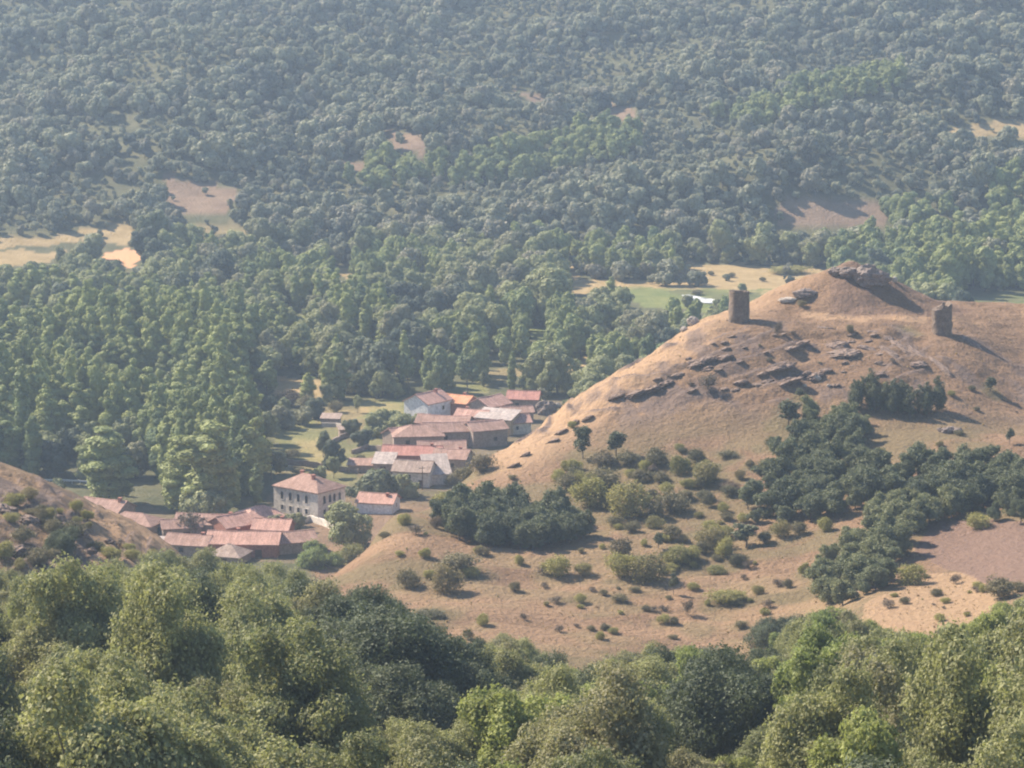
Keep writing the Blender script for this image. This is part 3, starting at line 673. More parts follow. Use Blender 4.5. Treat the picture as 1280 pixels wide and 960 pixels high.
house('village_house', 'brick house with a pink lit roof end joined to the long brown roofed house', 'house', 289, 671, 7, 7.0, 3.2, 40, 'gable', 1.9, 'redbrick', 'tilepink')
house('village_house', 'brown roofed house showing just above the dry rocky spur', 'house', 133, 653, 10, 7.5, 3.4, -24, 'gable', 2.0, 'stone', 'tile', chim=[(4.2, -.4, 1.0)])
house('village_house', 'house with a wide hipped brown roof behind the crest of the dry spur', 'house', 168, 668, 11.5, 7.0, 3.0, -22, 'hip', 1.8, 'stone', 'tile', wins=[('E', 0, 1.2, .8, .9)])
house('shed', 'low shed with a thin white sheet roof below the hipped brown roof', 'shed', 211, 688, 6.5, 3.6, 1.8, -12, 'shed', .5, 'stone', 'sheet')

house('village_house', 'brick house with a pink roof tucked behind the bright pink roofed house', 'house', 342, 675, 7.5, 6, 3.0, -10, 'gable', 1.7, 'redbrick', 'tilepink', chim=[(2, .5, .8)])
house('barn', 'low brown barn closing the yard beside the bare brown tree', 'barn', 226, 671, 8, 5.5, 2.6, 14, 'gable', 1.4, 'stone', 'tile', doors=[('S', 1, -.2, 1.4, 1.9)])
house('village_house', 'brown roofed house at the lower end of the lane nearest the wood', 'house', 238, 692, 9, 6, 2.6, -14, 'gable', 1.6, 'stone', 'tile', wins=[('S', -1, 1.1, .8, .9)], chim=[(3, .4, .7)])

# -------- garden walls and small built things in the valley
def stone_wall(label, pts, th=0.5, hh=1.3, mat='stone', dmin=620, name='stone_wall', cat='wall'):
    P = [ground(x, y, dmin) for x, y in pts]
    c0 = Vector(P[0]); root = MB(); rr = random.Random(label)
    for a, b_ in zip(P[:-1], P[1:]):
        a, b_ = Vector(a), Vector(b_); n = max(2, int((b_ - a).length / 1.5))
        d = (b_ - a); d.z = 0; d.normalize(); s = Vector((-d.y, d.x, 0)) * th / 2
        for i in range(n):
            p, r_ = a.lerp(b_, i / n) - c0, a.lerp(b_, (i + 1) / n) - c0
            t1 = hh * rr.uniform(.8, 1.1)
            root.prism([p - s - Vector((0,0,.6)), r_ - s - Vector((0,0,.6)), r_ + s - Vector((0,0,.6)), p + s - Vector((0,0,.6))],
                       [p - s*.8 + Vector((0,0,t1)), r_ - s*.8 + Vector((0,0,t1)), r_ + s*.8 + Vector((0,0,t1)), p + s*.8 + Vector((0,0,t1))])
    o = root.build(name, M[mat]); o.location = c0
    return tag(o, label, cat)
stone_wall('pale garden wall curving round the front of the big cream house', [(372, 655), (388, 652), (404, 657), (420, 664)], .5, 1.7, 'cream', 600)
stone_wall('low stone wall stepping across the straw garden above the trees', [(413, 556), (428, 548), (438, 546)], .5, 1.3, 'stone')
stone_wall('dry stone wall between the upper garden plots', [(440, 568), (460, 562), (482, 566)], .5, 1.5, 'stone')
stone_wall('rough stone wall below the straw garden near the manor', [(352, 580), (380, 583), (420, 588), (448, 592)], .5, 1.4, 'stone')
stone_wall('pale stone wall with rubble at the shed in the gardens', [(402, 534), (420, 534), (436, 538)], .6, 1.2, 'palerock')
house('shed', 'tiny tumbledown shed with brown walls among the garden trees', 'shed', 414, 530, 4.5, 3.0, 1.7, -8, 'shed', .7, 'stone', 'tilegrey')
house('shed', 'little grey hut at the corner of a garden plot', 'shed', 430, 546, 2.4, 2.2, 1.9, 14, 'shed', .5, 'tilegrey', 'tilegrey')

# road railing below the poplars
def railing():
    P = [ground(x, y, 600) for x, y in ((20, 606), (45, 605), (70, 605), (100, 606), (125, 608))]
    c0 = Vector(P[0]); root = empty('guard_rail', c0); tag(root, 'pale road guard rail in front of the tall dark poplars', 'railing')
    rb = MB()
    for a, b_ in zip(P[:-1], P[1:]):
        a, b_ = Vector(a) - c0, Vector(b_) - c0
        d = b_ - a; d.normalize(); s = Vector((-d.y, d.x, 0)).normalized() * .06
        up0, up1 = Vector((0,0,.75)), Vector((0,0,1.15))
        rb.prism([a - s + up0, b_ - s + up0, b_ + s + up0, a + s + up0], [a - s + up1, b_ - s + up1, b_ + s + up1, a + s + up1])
        for i in range(3):
            p = a.lerp(b_, i / 3); pm = MB(); pm.box(p.x - .08, p.x + .08, p.y + .08, p.y + .22, p.z - .5, p.z + 1.1); pm.build('post', M['metal'], root)
    rb.build('rail', M['metal'], root)
railing()

def tube(path, r0, r1, sides=6):
    V, Fq = [], []
    P = [Vector(p) for p in path]; n = len(P)
    for i, p in enumerate(P):
        d = (P[min(i+1, n-1)] - P[max(i-1, 0)]).normalized()
        a = d.orthogonal().normalized(); b_ = d.cross(a)
        r = r0 + (r1 - r0) * i / (n - 1)
        for k in range(sides):
            t = 2*math.pi*k/sides; V.append(p + (a*math.cos(t) + b_*math.sin(t)) * r)
        if i:
            o = (i-1)*sides
            Fq += [(o+k, o+(k+1) % sides, o+sides+(k+1) % sides, o+sides+k) for k in range(sides)]
    return [tuple(v) for v in V], Fq
def pole(label, px, py, hh):
    x, y, z = ground(px, py, 560)
    root = empty('utility_pole', (x, y, z), R(20)); tag(root, label, 'utility pole')
    pv_, pf_ = tube([(0, 0, -.5), (0, 0, hh * .5), (0.03, 0, hh)], .16, .10, 8)
    link('post', mesh_np('post', pv_, pf_, M['wood'], smooth=True), root)
    cb = MB(); cb.box(-.8, .8, .11, .21, hh - .6, hh - .45); ca = cb.build('crossarm', M['wood'], root)
    for q_ in (-.65, 0, .65):
        ib = MB(); ib.box(q_ - .06, q_ + .06, .10, .22, hh - .45, hh - .22); ib.build('insulator', M['cream'], ca)
pole('wooden pole at the corner of the pale rendered house', 528, 613, 6.0)
pole('wooden pole at the back of the big cream house by the poplars', 339, 600, 7.0)

# ------------------------------------------------------------------ ruined towers
def tower(name, label, px, py, rad, hh, seed, ragged, rz):
    gx, gy, gz = ground(px, py, 500)
    rr = np.random.default_rng(seed)
    n, m = 44, 26
    th = np.linspace(0, 2*np.pi, n, endpoint=False)
    top = hh * (1 + ragged * (fbm(th * 1.4 + seed, th * 0 + seed, seed, 3) - .5)) + rr.uniform(-.18, .18, n)
    top = (top + np.roll(top, 1)) / 2
    V, Fq = [], []
    def ring(rf, zf):
        k = len(V)
        for i, t in enumerate(th):
            V.append((math.cos(t) * rf[i], math.sin(t) * rf[i], zf[i]))
        return np.arange(k, k + n)
    rings = []
    for j in range(m + 1):
        f = j / m
        z = -1.5 + (top + 1.5) * f
        r = rad * (1.03 - .06 * f + .03 * math.sin(f * 3)) + (fbm(th * 2.2 + 3, z * .9 + seed, seed + 5, 4) - .5) * .32
        rings.append(ring(r, z))
    for f in (1.0, .8, .5, 0.2):                 # broken crown falling inwards, hollow shaft
        r = rad * (.72 - .10 * (1 - f)) + (fbm(th * 2 + 9, th * 0 + f * 5, seed + 9, 3) - .5) * .5
        rings.append(ring(r, np.minimum(top - .15, hh * f + 0 * top - (1 - f) * 1.0) + rr.uniform(-.2, .2, n)))
    for a, b_ in zip(rings[:-1], rings[1:]):
        Fq += [(a[i], a[(i+1) % n], b_[(i+1) % n], b_[i]) for i in range(n)]
    root = empty(name, (gx, gy, gz), R(rz)); tag(root, label, 'tower')
    o = link('masonry', mesh_np('masonry', V, Fq, M['ruin'], smooth=False), root)
    # fallen stones round the foot
    for k in range(9):
        a = rr.uniform(0, 6.28); d = rad * rr.uniform(1.0, 1.25)
        bm = bmesh.new(); bmesh.ops.create_icosphere(bm, subdivisions=1, radius=rr.uniform(.15, .4))
        for v in bm.verts: v.co *= rr.uniform(.7, 1.25)
        me_ = bpy.data.meshes.new('fallen_stone'); bm.to_mesh(me_); bm.free(); me_.materials.append(M['ruin'])
        x, y = math.cos(a) * d, math.sin(a) * d
        wx = gx + x * math.cos(R(rz)) - y * math.sin(R(rz)); wy = gy + x * math.sin(R(rz)) + y * math.cos(R(rz))
        s_ = link('fallen_stone', me_, root); s_.location = (x, y, float(H(wx, wy)) - gz)
    return root
tower('ruined_tower', 'round stubby ruined stone tower on the bright shoulder of the castle hill', 923.5, 403, 2.15, 6.6, 3, .06, 0)
def broken_tower():
    """jagged remnant of a tower, an irregular slab of masonry"""
    gx, gy, gz = ground(1177, 418, 500)
    root = empty('ruined_tower', (gx, gy, gz), R(12)); tag(root, 'jagged ruined tower stump with a notched top beside the long dark shadow', 'tower')
    n, m = 36, 24
    th = np.linspace(0, 2*np.pi, n, endpoint=False)
    cs, sn = np.cos(th), np.sin(th)
    sq = (np.abs(cs) ** 3 + np.abs(sn) ** 3) ** (-1 / 3)
    bx, by = 2.2 * cs * sq, 1.7 * sn * sq
    top = 6.1 + 0.75 * (bx / 2.2) + (fbm(bx * 1.1 + 5, by * 1.1, 13, 3) - .5) * .9
    V, Fq, rings = [], [], []
    for j in range(m + 1):
        f = j / m; z = -1.5 + (top + 1.5) * f
        k_ = 1.02 - .10 * f - .10 * math.sin(f * 3.1) * (bx < 0) + (fbm(th * 2.4, z * 1.0, 17, 4) - .5) * .22
        k = len(V); V += list(zip(bx * k_ - .15 * f, by * k_, z)); rings.append(np.arange(k, k + n))
    for s_, dz in ((.6, -.3), (.3, -.7), (.03, -.8)):
        k = len(V); V += list(zip(bx * s_ * .9, by * s_, top * .3 + (6.0 + dz) * .7 + (fbm(bx * s_ * 2, by * s_ * 2, 19, 3) - .5) * .7)); rings.append(np.arange(k, k + n))
    for a, b_ in zip(rings[:-1], rings[1:]):
        Fq += [(a[i], a[(i+1) % n], b_[(i+1) % n], b_[i]) for i in range(n)]
    link('masonry', mesh_np('masonry', V, Fq, M['ruin']), root)
broken_tower()

# ------------------------------------------------------------------ rocks
def rock(name, label, px, py, w, h, dpt, rz=0, seed=1, mat='rock', dmin=380, tilt=0, group=None, lift=0.0, cat='rock', flat=0.5):
    """w,h,dpt in metres"""
    gx, gy, gz = ground(px, py, dmin)
    bm = bmesh.new(); bmesh.ops.create_icosphere(bm, subdivisions=4, radius=1.0)
    co = np.array([v.co[:] for v in bm.verts])
    n1_ = fbm(co[:, 0] * 1.3 + seed * 3.7, co[:, 1] * 1.3 + co[:, 2] * 1.7 + seed, seed, 4)
    n2_ = fbm(co[:, 0] * 3.5 + seed, co[:, 1] * 2 + co[:, 2] * 5.5 + seed, seed + 3, 3)
    n3_ = fbm(co[:, 0] * 8 + seed, co[:, 1] * 5 + co[:, 2] * 9 - seed, seed + 8, 2)
    k = .66 + .58 * n1_ + .42 * (n2_ - .5) + .16 * (n3_ - .5)
    co = co * k[:, None]
    st = np.round(co[:, 2] * 4) / 4
    co[:, 2] = co[:, 2] * (1 - flat) + st * flat          # bedded steps
    for v, c_ in zip(bm.verts, co): v.co = (c_[0] * w / 2, c_[1] * dpt / 2, c_[2] * h / 2)
    me_ = bpy.data.meshes.new(name); bm.to_mesh(me_); bm.free(); me_.materials.append(M[mat])
    o = link(name, me_); o.location = (gx, gy, gz + lift + h * .12); o.rotation_euler = (R(tilt * .3), R(tilt), R(rz))
    return tag(o, label, cat, group)
rock('rock_outcrop', 'big dark overhanging crag on the very top of the castle hill', 1088, 353, 8.6, 5.6, 5.5, 8, 5, lift=.3, tilt=6, flat=.3)
rock('rock_outcrop', 'pale topped rock at the left end of the summit crag', 1045, 342, 3.6, 1.9, 3.0, 0, 6, lift=.2)
rock('rock_outcrop', 'rounded rock between the summit crag and the pale topped rock', 1061, 345, 4.4, 2.4, 3.6, 10, 7, lift=.3)
rock('boulder', 'small pale boulder on the ridge just behind the summit crag', 1117, 352, 1.6, 1.4, 1.4, 0, 8, 'palerock', lift=.2)
rock('rock_outcrop', 'light grey rock outcrop halfway up the mound near the round tower', 1006, 369, 5.6, 2.2, 4.0, 12, 9, lift=.0)
rock('rock_outcrop', 'long pale rock rib sloping down behind the round tower', 986, 375, 5.0, 1.2, 3.0, 25, 10, 'palerock', lift=-.2)
rock('boulder', 'chunky white boulder lying alone below the dark ledges', 1021, 476, 1.9, 1.3, 1.4, 10, 11, 'palerock', lift=.2)
rock('boulder', 'small pale stone to the lower side of the white boulder', 1006, 483, .9, .6, .8, 10, 12, 'palerock', lift=.1)
rock('boulder', 'second small pale stone below the white boulder', 1036, 483, 1.0, .6, .8, 40, 13, 'palerock', lift=.1)
rock('rock_outcrop', 'dark crag at the hill edge beside the red tiled village house', 684, 518, 6.5, 5.0, 5.0, 10, 14, dmin=590, lift=.8)
rock('boulder', 'pale boulder on top of the hill edge by the dark crag', 697, 510, 2.4, 2.0, 2.0, 10, 15, 'palerock', lift=.3)
rock('boulder', 'pale rock on the bright left skyline of the castle hill', 866, 406, 2.6, 2.2, 2.0, 10, 16, 'palerock', lift=.3)
rock('boulder', 'smaller pale rock lower on the bright skyline of the hill', 855, 414, 1.8, 1.2, 1.6, 10, 17, 'palerock', lift=.2)
LED = [(868,456,5.5,1.8,-14),(884,450,4,1.6,-10),(905,447,4.5,1.8,-12),(793,493,5.5,1.6,-14),(815,487,5.5,1.8,-16),(832,479,3.5,1.5,-12),(925,478,3.4,1.4,-10),
       (918,487,2.4,1.0,-6),(945,482,2.8,1.2,-6),(952,468,2.6,1.2,-10),(968,462,5.2,1.9,-14),(984,458,4.6,1.6,-14),(1054,442,8.0,3.2,-6),(1046,431,5.5,2.2,-8),(1030,463,3.6,1.8,-8),
       (1017,470,4.2,2.2,-10),(985,478,6.5,1.7,-16),(1003,470,4,1.6,-14),(958,478,3.2,1.2,-10),(1085,436,4.5,1.6,10),(1000,430,4.6,1.4,-12),(986,436,4.4,1.4,-12),(1148,455,4.0,1.8,0),
       (1092,415,3.5,1.0,4),(1030,410,5.5,1.0,2),(1112,424,3.2,1.2,12),(770,497,4.0,1.4,-12),(845,470,3.0,1.2,-12),(905,487,2.0,.9,-8),(640,583,3.5,1.2,-20),(655,570,3.0,1.1,-22),(700,541,4.0,1.4,-20),(716,530,3.4,1.3,-20),
       (690,552,3.4,1.0,-18),(735,522,3.0,1.0,-18)]
lr = random.Random(5)
for _ in range(55):
    x_ = lr.uniform(760, 1120); y_ = lr.uniform(418, 492)
    if x_ > 640 + (575 - y_) * 1.6 + 15: LED.append((x_, y_, lr.uniform(1.2, 3.0), lr.uniform(.5, 1.0), lr.uniform(-16, -6)))
for k, (x, y, w, h_, t) in enumerate(LED):
    rock('rock_ledge', 'dark tilted slate ledge jutting from the dry upper face of the castle hill', x, y, w * .95, h_ * .8, h_ * 2.2, -12, 30 + k, mat='ledge', tilt=t * 1.5, group='slate ledges on the castle hill', lift=-.22 * h_, cat='rock ledge', flat=.35)
for k, (x, y, w) in enumerate([(1128,436,8),(1150,444,10),(1112,440,7),(1175,458,8),(1215,430,8)]):  # dark ribs added along the diagonal shadows of this slope
    rock('shadow_rib', 'dark rock rib standing in for a diagonal shadow on the slope under the jagged tower', x, y, w, 1.5, 1.6, -58, 60 + k, mat='ledge', tilt=20, group='shadow ribs under the jagged tower', lift=-.35, cat='rock ledge', flat=.2)
for k, (x, y, w) in enumerate([(1183,541,2.2),(1190,540,1.8),(1197,542,2.0),(1176,540,1.4)]):
    rock('boulder', 'dark reddish stone in the small heap on the grassy terrace above the tree belt', x, y, w, w * .7, w, k * 30, 80 + k, group='stone heap on the grassy terrace', lift=.2)
for k, (x, y, w, h_) in enumerate([(8,640,6,4),(38,652,5,3.5),(70,650,5,3.5),(96,668,6,4),(112,690,4,3),(135,678,3.5,2),(18,690,5,3.5)]):
    rock('rock_outcrop', 'dark broken rock on the shaded face of the dry spur', x, y, w * .8, h_ * .6, w * .7, k * 25, 90 + k, mat='ledge', tilt=20, group='rocks on the dry spur', lift=-.4)

# ------------------------------------------------------------------ plants: prototype crowns
def crown_points(g, lobes, n, jitter=.16, inside=.62, rag=0.0):
    """leaf positions on the outside of a heap of lobes: lobes (k,4) centre+radius"""
    L = np.asarray(lobes, float)
    w = L[:, 3] ** 2; w /= w.sum()
    P, N, Li = [], [], []
    got = 0
    while got < n:
        k = g.choice(len(L), n * 2, p=w)
        d = g.normal(size=(n * 2, 3)); d[:, 2] += .25; d /= np.linalg.norm(d, axis=1)[:, None]
        r = L[k, 3] * (1 - np.abs(g.normal(size=n * 2)) * jitter + .05)
        if rag: r = r * (1 - rag * .5 + rag * 1.2 * vnoise(d[:, 0] * 3.1 + d[:, 2] * 2.3 + k * 7.7, d[:, 1] * 3.1 - d[:, 2] * 1.9 + k * 3.3, 5)) * (1 + .45 * rag * g.uniform(size=n * 2) ** 4)
        p = L[k, :3] + d * r[:, None] * np.array([1, 1, .88])
        ok = np.ones(len(p), bool)
        for j in range(len(L)):
            dd = np.linalg.norm((p - L[j, :3]) / np.array([1, 1, .88]), axis=1)
            ok &= ~((dd < L[j, 3] * inside) & (k != j))
        P.append(p[ok]); N.append(d[ok]); Li.append(k[ok]); got += ok.sum()
    return np.concatenate(P)[:n], np.concatenate(N)[:n], np.concatenate(Li)[:n]
def leaves(g, P, N, Li, size, spread=.75, aspect=1.0):
    n = len(P)
    nn = N + g.normal(size=(n, 3)) * spread; nn /= np.linalg.norm(nn, axis=1)[:, None]
    t = np.cross(nn, g.normal(size=(n, 3))); t /= np.linalg.norm(t, axis=1)[:, None]
    bt = np.cross(nn, t)
    s = size * g.uniform(.55, 1.25, n)[:, None]
    c4 = [(-1, -.35), (.15, -.75), (1, .3), (-.1, .8)]
    V = np.stack([P + (t * a * aspect + bt * b_) * s * .6 * g.uniform(.7, 1.2, (n, 1)) + nn * (.12 * s * g.normal(size=(n, 1))) for a, b_ in c4], 1).reshape(-1, 3)
    Fq = np.arange(n * 4).reshape(n, 4)
    lobe_t = g.uniform(.2, .8, Li.max() + 1)
    tint = np.clip(lobe_t[Li] + g.normal(size=n) * .09, 0, 1)
    return V, Fq, tint
def lobes_round(g, Rr, Hh, base, n, lr=(.30, .48), top_bias=.3, fr=(.30, .78)):
    """lobes filling a rounded crown from height base to Hh"""
    out = []
    for k in range(n):
        d = g.normal(size=3); d[2] += top_bias; d /= np.linalg.norm(d)
        f = g.uniform(*fr)
        r = Rr * g.uniform(*lr)
        c = d * f * np.array([Rr, Rr, (Hh - base) / 2]) + np.array([0, 0, (Hh + base) / 2])
        out.append((*c, r))
    out.append((0, 0, (Hh + base) / 2, Rr * .55))
    return out
def sub_lobes(g, lobes, m, rr=(.34, .55), up=.35):
    out = []
    for (x, y, z, r) in lobes:
        out.append((x, y, z, r * .72))
        for _ in range(m):
            d = g.normal(size=3); d[2] += up; d /= np.linalg.norm(d)
            f = r * g.uniform(.6, .95)
            out.append((x + d[0]*f, y + d[1]*f, z + d[2]*f*.9, r * g.uniform(*rr)))
    return out
def lobes_column(g, Rr, Hh, base, n):
    out = []
    for k in range(n):
        f = (k + g.uniform(0, 1)) / n
        prof = math.sin(math.pi * min(1, f * .82 + .16)) ** .7
        a = g.uniform(0, 6.28); rr = Rr * prof * g.uniform(.25, .65)
        out.append((math.cos(a)*rr, math.sin(a)*rr, base + f * (Hh - base) * .94, Rr * prof * g.uniform(.38, .6) + .15))
    return out
def lobes_body(g, Rr, Hh, base, n, off):
    out = []
    for k in range(n):
        f = (k + .5) / n
        prof = math.sin(math.pi * min(1, f * .80 + .17)) ** .6
        a = g.uniform(0, 6.28); rr = Rr * off * g.uniform(.4, 1.2)
        out.append((math.cos(a)*rr, math.sin(a)*rr, base + f * (Hh - base) * .95, Rr * prof * g.uniform(.8, 1.05)))
    return out
PROTO = {}
def add_proto(kind, seed, lobes, n, size, mat, trunk_h, tr, limbs=5, spread=.5, inside=.62, trunk_mat='bark', jitter=.16, rag=.45):
    g = np.random.default_rng(seed)
    P, N, Li = crown_points(g, lobes, n, jitter, inside, rag)
    V, Fq, tint = leaves(g, P, N, Li, size, spread)
    cm = mesh_np('crown', V, Fq, M[mat], {'tint': ('FACE', 'FLOAT', tint)})
    tv, tf = [], []
    def add(path, a, b_):
        v, f = tube(path, a, b_); k = len(tv); tv.extend(v); tf.extend([tuple(i + k for i in q_) for q_ in f])
    lean = g.uniform(-.12, .12, 2)
    zt = trunk_h
    add([(0,0,-.6), (lean[0]*.3*zt, lean[1]*.3*zt, zt*.4), (lean[0]*zt, lean[1]*zt, zt)], tr * 1.15, tr * .6)
    L = np.asarray(lobes)
    for j in g.choice(len(L), min(limbs, len(L)), replace=False):
        e = L[j, :3]; s0 = np.array([lean[0]*zt, lean[1]*zt, zt]) * g.uniform(.65, 1.0)
        mid = s0 * .5 + e * .5 + np.array([0, 0, -.1 * np.linalg.norm(e - s0)])
        add([tuple(s0), tuple(mid), tuple(e)], tr * .5, tr * .12)
    tm = mesh_np('trunk', tv, tf, M[trunk_mat], smooth=True)
    # one mesh holding both, for trees too small to show a trunk
    V2 = np.concatenate([V, np.asarray(tv, float)]); F2 = np.concatenate([Fq, np.asarray(tf) + len(V)])
    both = mesh_np(kind, V2, F2, None, {'tint': ('FACE', 'FLOAT', np.concatenate([tint, np.full(len(tf), .5)]))}, mats=[M[mat], M[trunk_mat]], midx=np.r_[np.zeros(len(Fq)), np.ones(len(tf))])
    hgt = float(L[:, 2].max() + L[np.argmax(L[:, 2]), 3] * .85)
    rad = float(np.percentile(np.hypot(V[:, 0], V[:, 1]), 96))
    PROTO.setdefault(kind, []).append(dict(crown=cm, trunk=tm, both=both, h=float(np.percentile(V[:, 2], 99.5)), r=rad, base=float(np.percentile(V[:, 2], 2))))
for k in range(5):
    g = np.random.default_rng(100 + k); add_proto('oak', 200 + k, sub_lobes(g, lobes_round(g, 4.0, 9.0 + k * .4, 1.4, 13, (.26, .5), .3, (.40, .98)), 9), 42000, .19, 'oak', 3.4, .22, 9, .5, .5, jitter=.22, rag=1.0)
for k in range(4):
    g = np.random.default_rng(120 + k); add_proto('holm', 220 + k, sub_lobes(g, lobes_round(g, 3.8, 8.4, .9, 12, (.28, .5), .3, (.40, .95)), 9), 38000, .175, 'holm', 2.8, .2, 7, .5, .5, jitter=.22, rag=1.0)
for k in range(5):
    g = np.random.default_rng(130 + k); add_proto('hillholm', 230 + k, sub_lobes(g, lobes_round(g, 3.8, 8.4, .6, 9, (.30, .5), .3, (.35, .9)), 7), 6500, .42, 'hillholm', 2.8, .2, 7, .75, .55, jitter=.2, rag=1.0)
for k in range(4):
    g = np.random.default_rng(150 + k); add_proto('hilloak', 250 + k, sub_lobes(g, lobes_round(g, 3.8, 8.6, .8, 9, (.30, .5), .3, (.35, .9)), 7), 6500, .42, 'hilloak', 2.8, .2, 7, .75, .55, jitter=.2, rag=1.0)
for k in range(3):
    g = np.random.default_rng(140 + k); add_proto('ash', 240 + k, sub_lobes(g, lobes_round(g, 3.2, 9.5, 1.6, 13, (.26, .44), .1, (.40, 1.0)), 8, (.3, .5), .6), 30000, .19, 'ash', 4.0, .18, 9, .5, .5, jitter=.22, rag=1.0)
for k in range(4):
    g = np.random.default_rng(145 + k); add_proto('grove', 245 + k, sub_lobes(g, lobes_round(g, 3.2, 9.5, .2, 6, (.45, .65), .1), 5, (.28, .42), .5), 5000, .55, 'grove', 4.0, .18, 4, .3, jitter=.09, rag=.35)
for k in range(5):
    g = np.random.default_rng(160 + k); add_proto('poplar', 260 + k, sub_lobes(g, lobes_body(g, 3.4, 19 + k, 1.2, 7, .25), 4, (.28, .42), .5), 12000, .44, 'poplar', 8.0, .25, 8, .27, jitter=.09, rag=.3)
for k in range(2):
    g = np.random.default_rng(170 + k); add_proto('slim', 270 + k, lobes_body(g, 1.6, 18 + 2*k, 1.0, 12, .2), 4500, .45, 'poplar', 8.0, .2, 4, .32)
for k in range(5):
    g = np.random.default_rng(180 + k); add_proto('willow', 280 + k, sub_lobes(g, lobes_round(g, 4.2, 9.0 + k * .6, -.6, 6, (.5, .7), .1), 5, (.28, .42)), 9000, .44, 'willow', 3.0, .22, 5, .27, jitter=.09, rag=.35)
for k in range(6):
    g = np.random.default_rng(190 + k); add_proto('far', 290 + k, sub_lobes(g, lobes_round(g, 4.0, 7.6 + .3 * k, -.5, 5, (.5, .7)), 4, (.28, .42)), 3600, .66, 'far', 2.4, .2, 3, .27, jitter=.09, rag=.35)
for k in range(4):
    g = np.random.default_rng(300 + k); add_proto('broom', 400 + k, lobes_round(g, 1.0, 1.5, .05, 16, (.3, .5)), 3600, .10, 'broom', .5, .05, 5, .9, jitter=.3, rag=1.0)
for k in range(4):
    g = np.random.default_rng(310 + k); add_proto('thorn', 410 + k, lobes_round(g, 1.0, 1.4, .05, 14, (.28, .5)), 3000, .11, 'thorn', .5, .05, 5, .9, jitter=.32, rag=1.1)
for k in range(3):
    g = np.random.default_rng(320 + k); add_proto('sapling', 420 + k, lobes_round(g, 1.0, 4.2, .4, 18, (.26, .45)), 1800, .20, 'sapling', 2.4, .06, 9, 1.0, .4, jitter=.3)
for k in range(3):
    g = np.random.default_rng(330 + k); add_proto('wisp', 430 + k, lobes_column(g, 1.3, 6.5, .8, 20), 1900, .24, 'sapling', 3.6, .09, 9, 1.0, .4, jitter=.35)
for k in range(2):
    g = np.random.default_rng(340 + k); add_proto('dead', 440 + k, lobes_round(g, .9, 1.4, .05, 10, (.28, .5)), 700, .12, 'dead', .6, .05, 8, 1.0, .3, jitter=.35)

# ------------------------------------------------------------------ where the plants stand
TREES = []     # dict(kind, variant, x, y, z, s, sz, rot, zone/label)
def put(kind, x, y, s=1.0, sz=None, zone=None, label=None, dz=0.0, group=None):
    TREES.append(dict(kind=kind, v=int(rng.integers(len(PROTO[kind]))), x=float(x), y=float(y), z=float(H(x, y)) - .05 + dz, s=float(s), sz=float(sz or s),
                      rot=float(rng.uniform(0, 6.28)), zone=zone, label=label, group=group))
def put_px(kind, px, py, wpx, hpx, label=None, dmin=120, zone=None, group=None):
    """stand a plant where the eye meets the ground there, as wide and tall as it looks"""
    x, y, z = ground(px, py, dmin)
    mpp = math.hypot(y, CAM_Z - z) / FPX
    p = PROTO[kind][0]
    s = wpx * mpp / 2 / p['r']; sz = hpx * mpp * 1.0 / p['h']
    dz = 0.0
    if kind in ('willow', 'ash', 'holm', 'oak', 'far') and sz < .9 * s:      # low and wide: the trunk is lost in the bush
        dz = p['h'] * (sz - .9 * s); sz = .9 * s
    put(kind, x, y, s, sz, zone, label, dz, group=group)
def scatter(x0, x1, y0, y1, sp, jit=.45):
    nx, ny = int((x1 - x0) / sp) + 1, int((y1 - y0) / (sp * .87)) + 1
    i, j = np.meshgrid(np.arange(nx), np.arange(ny))
    x = x0 + (i + .5 * (j % 2)) * sp + rng.uniform(-jit, jit, i.shape) * sp
    y = y0 + j * sp * .87 + rng.uniform(-jit, jit, i.shape) * sp
    return x.ravel(), y.ravel()

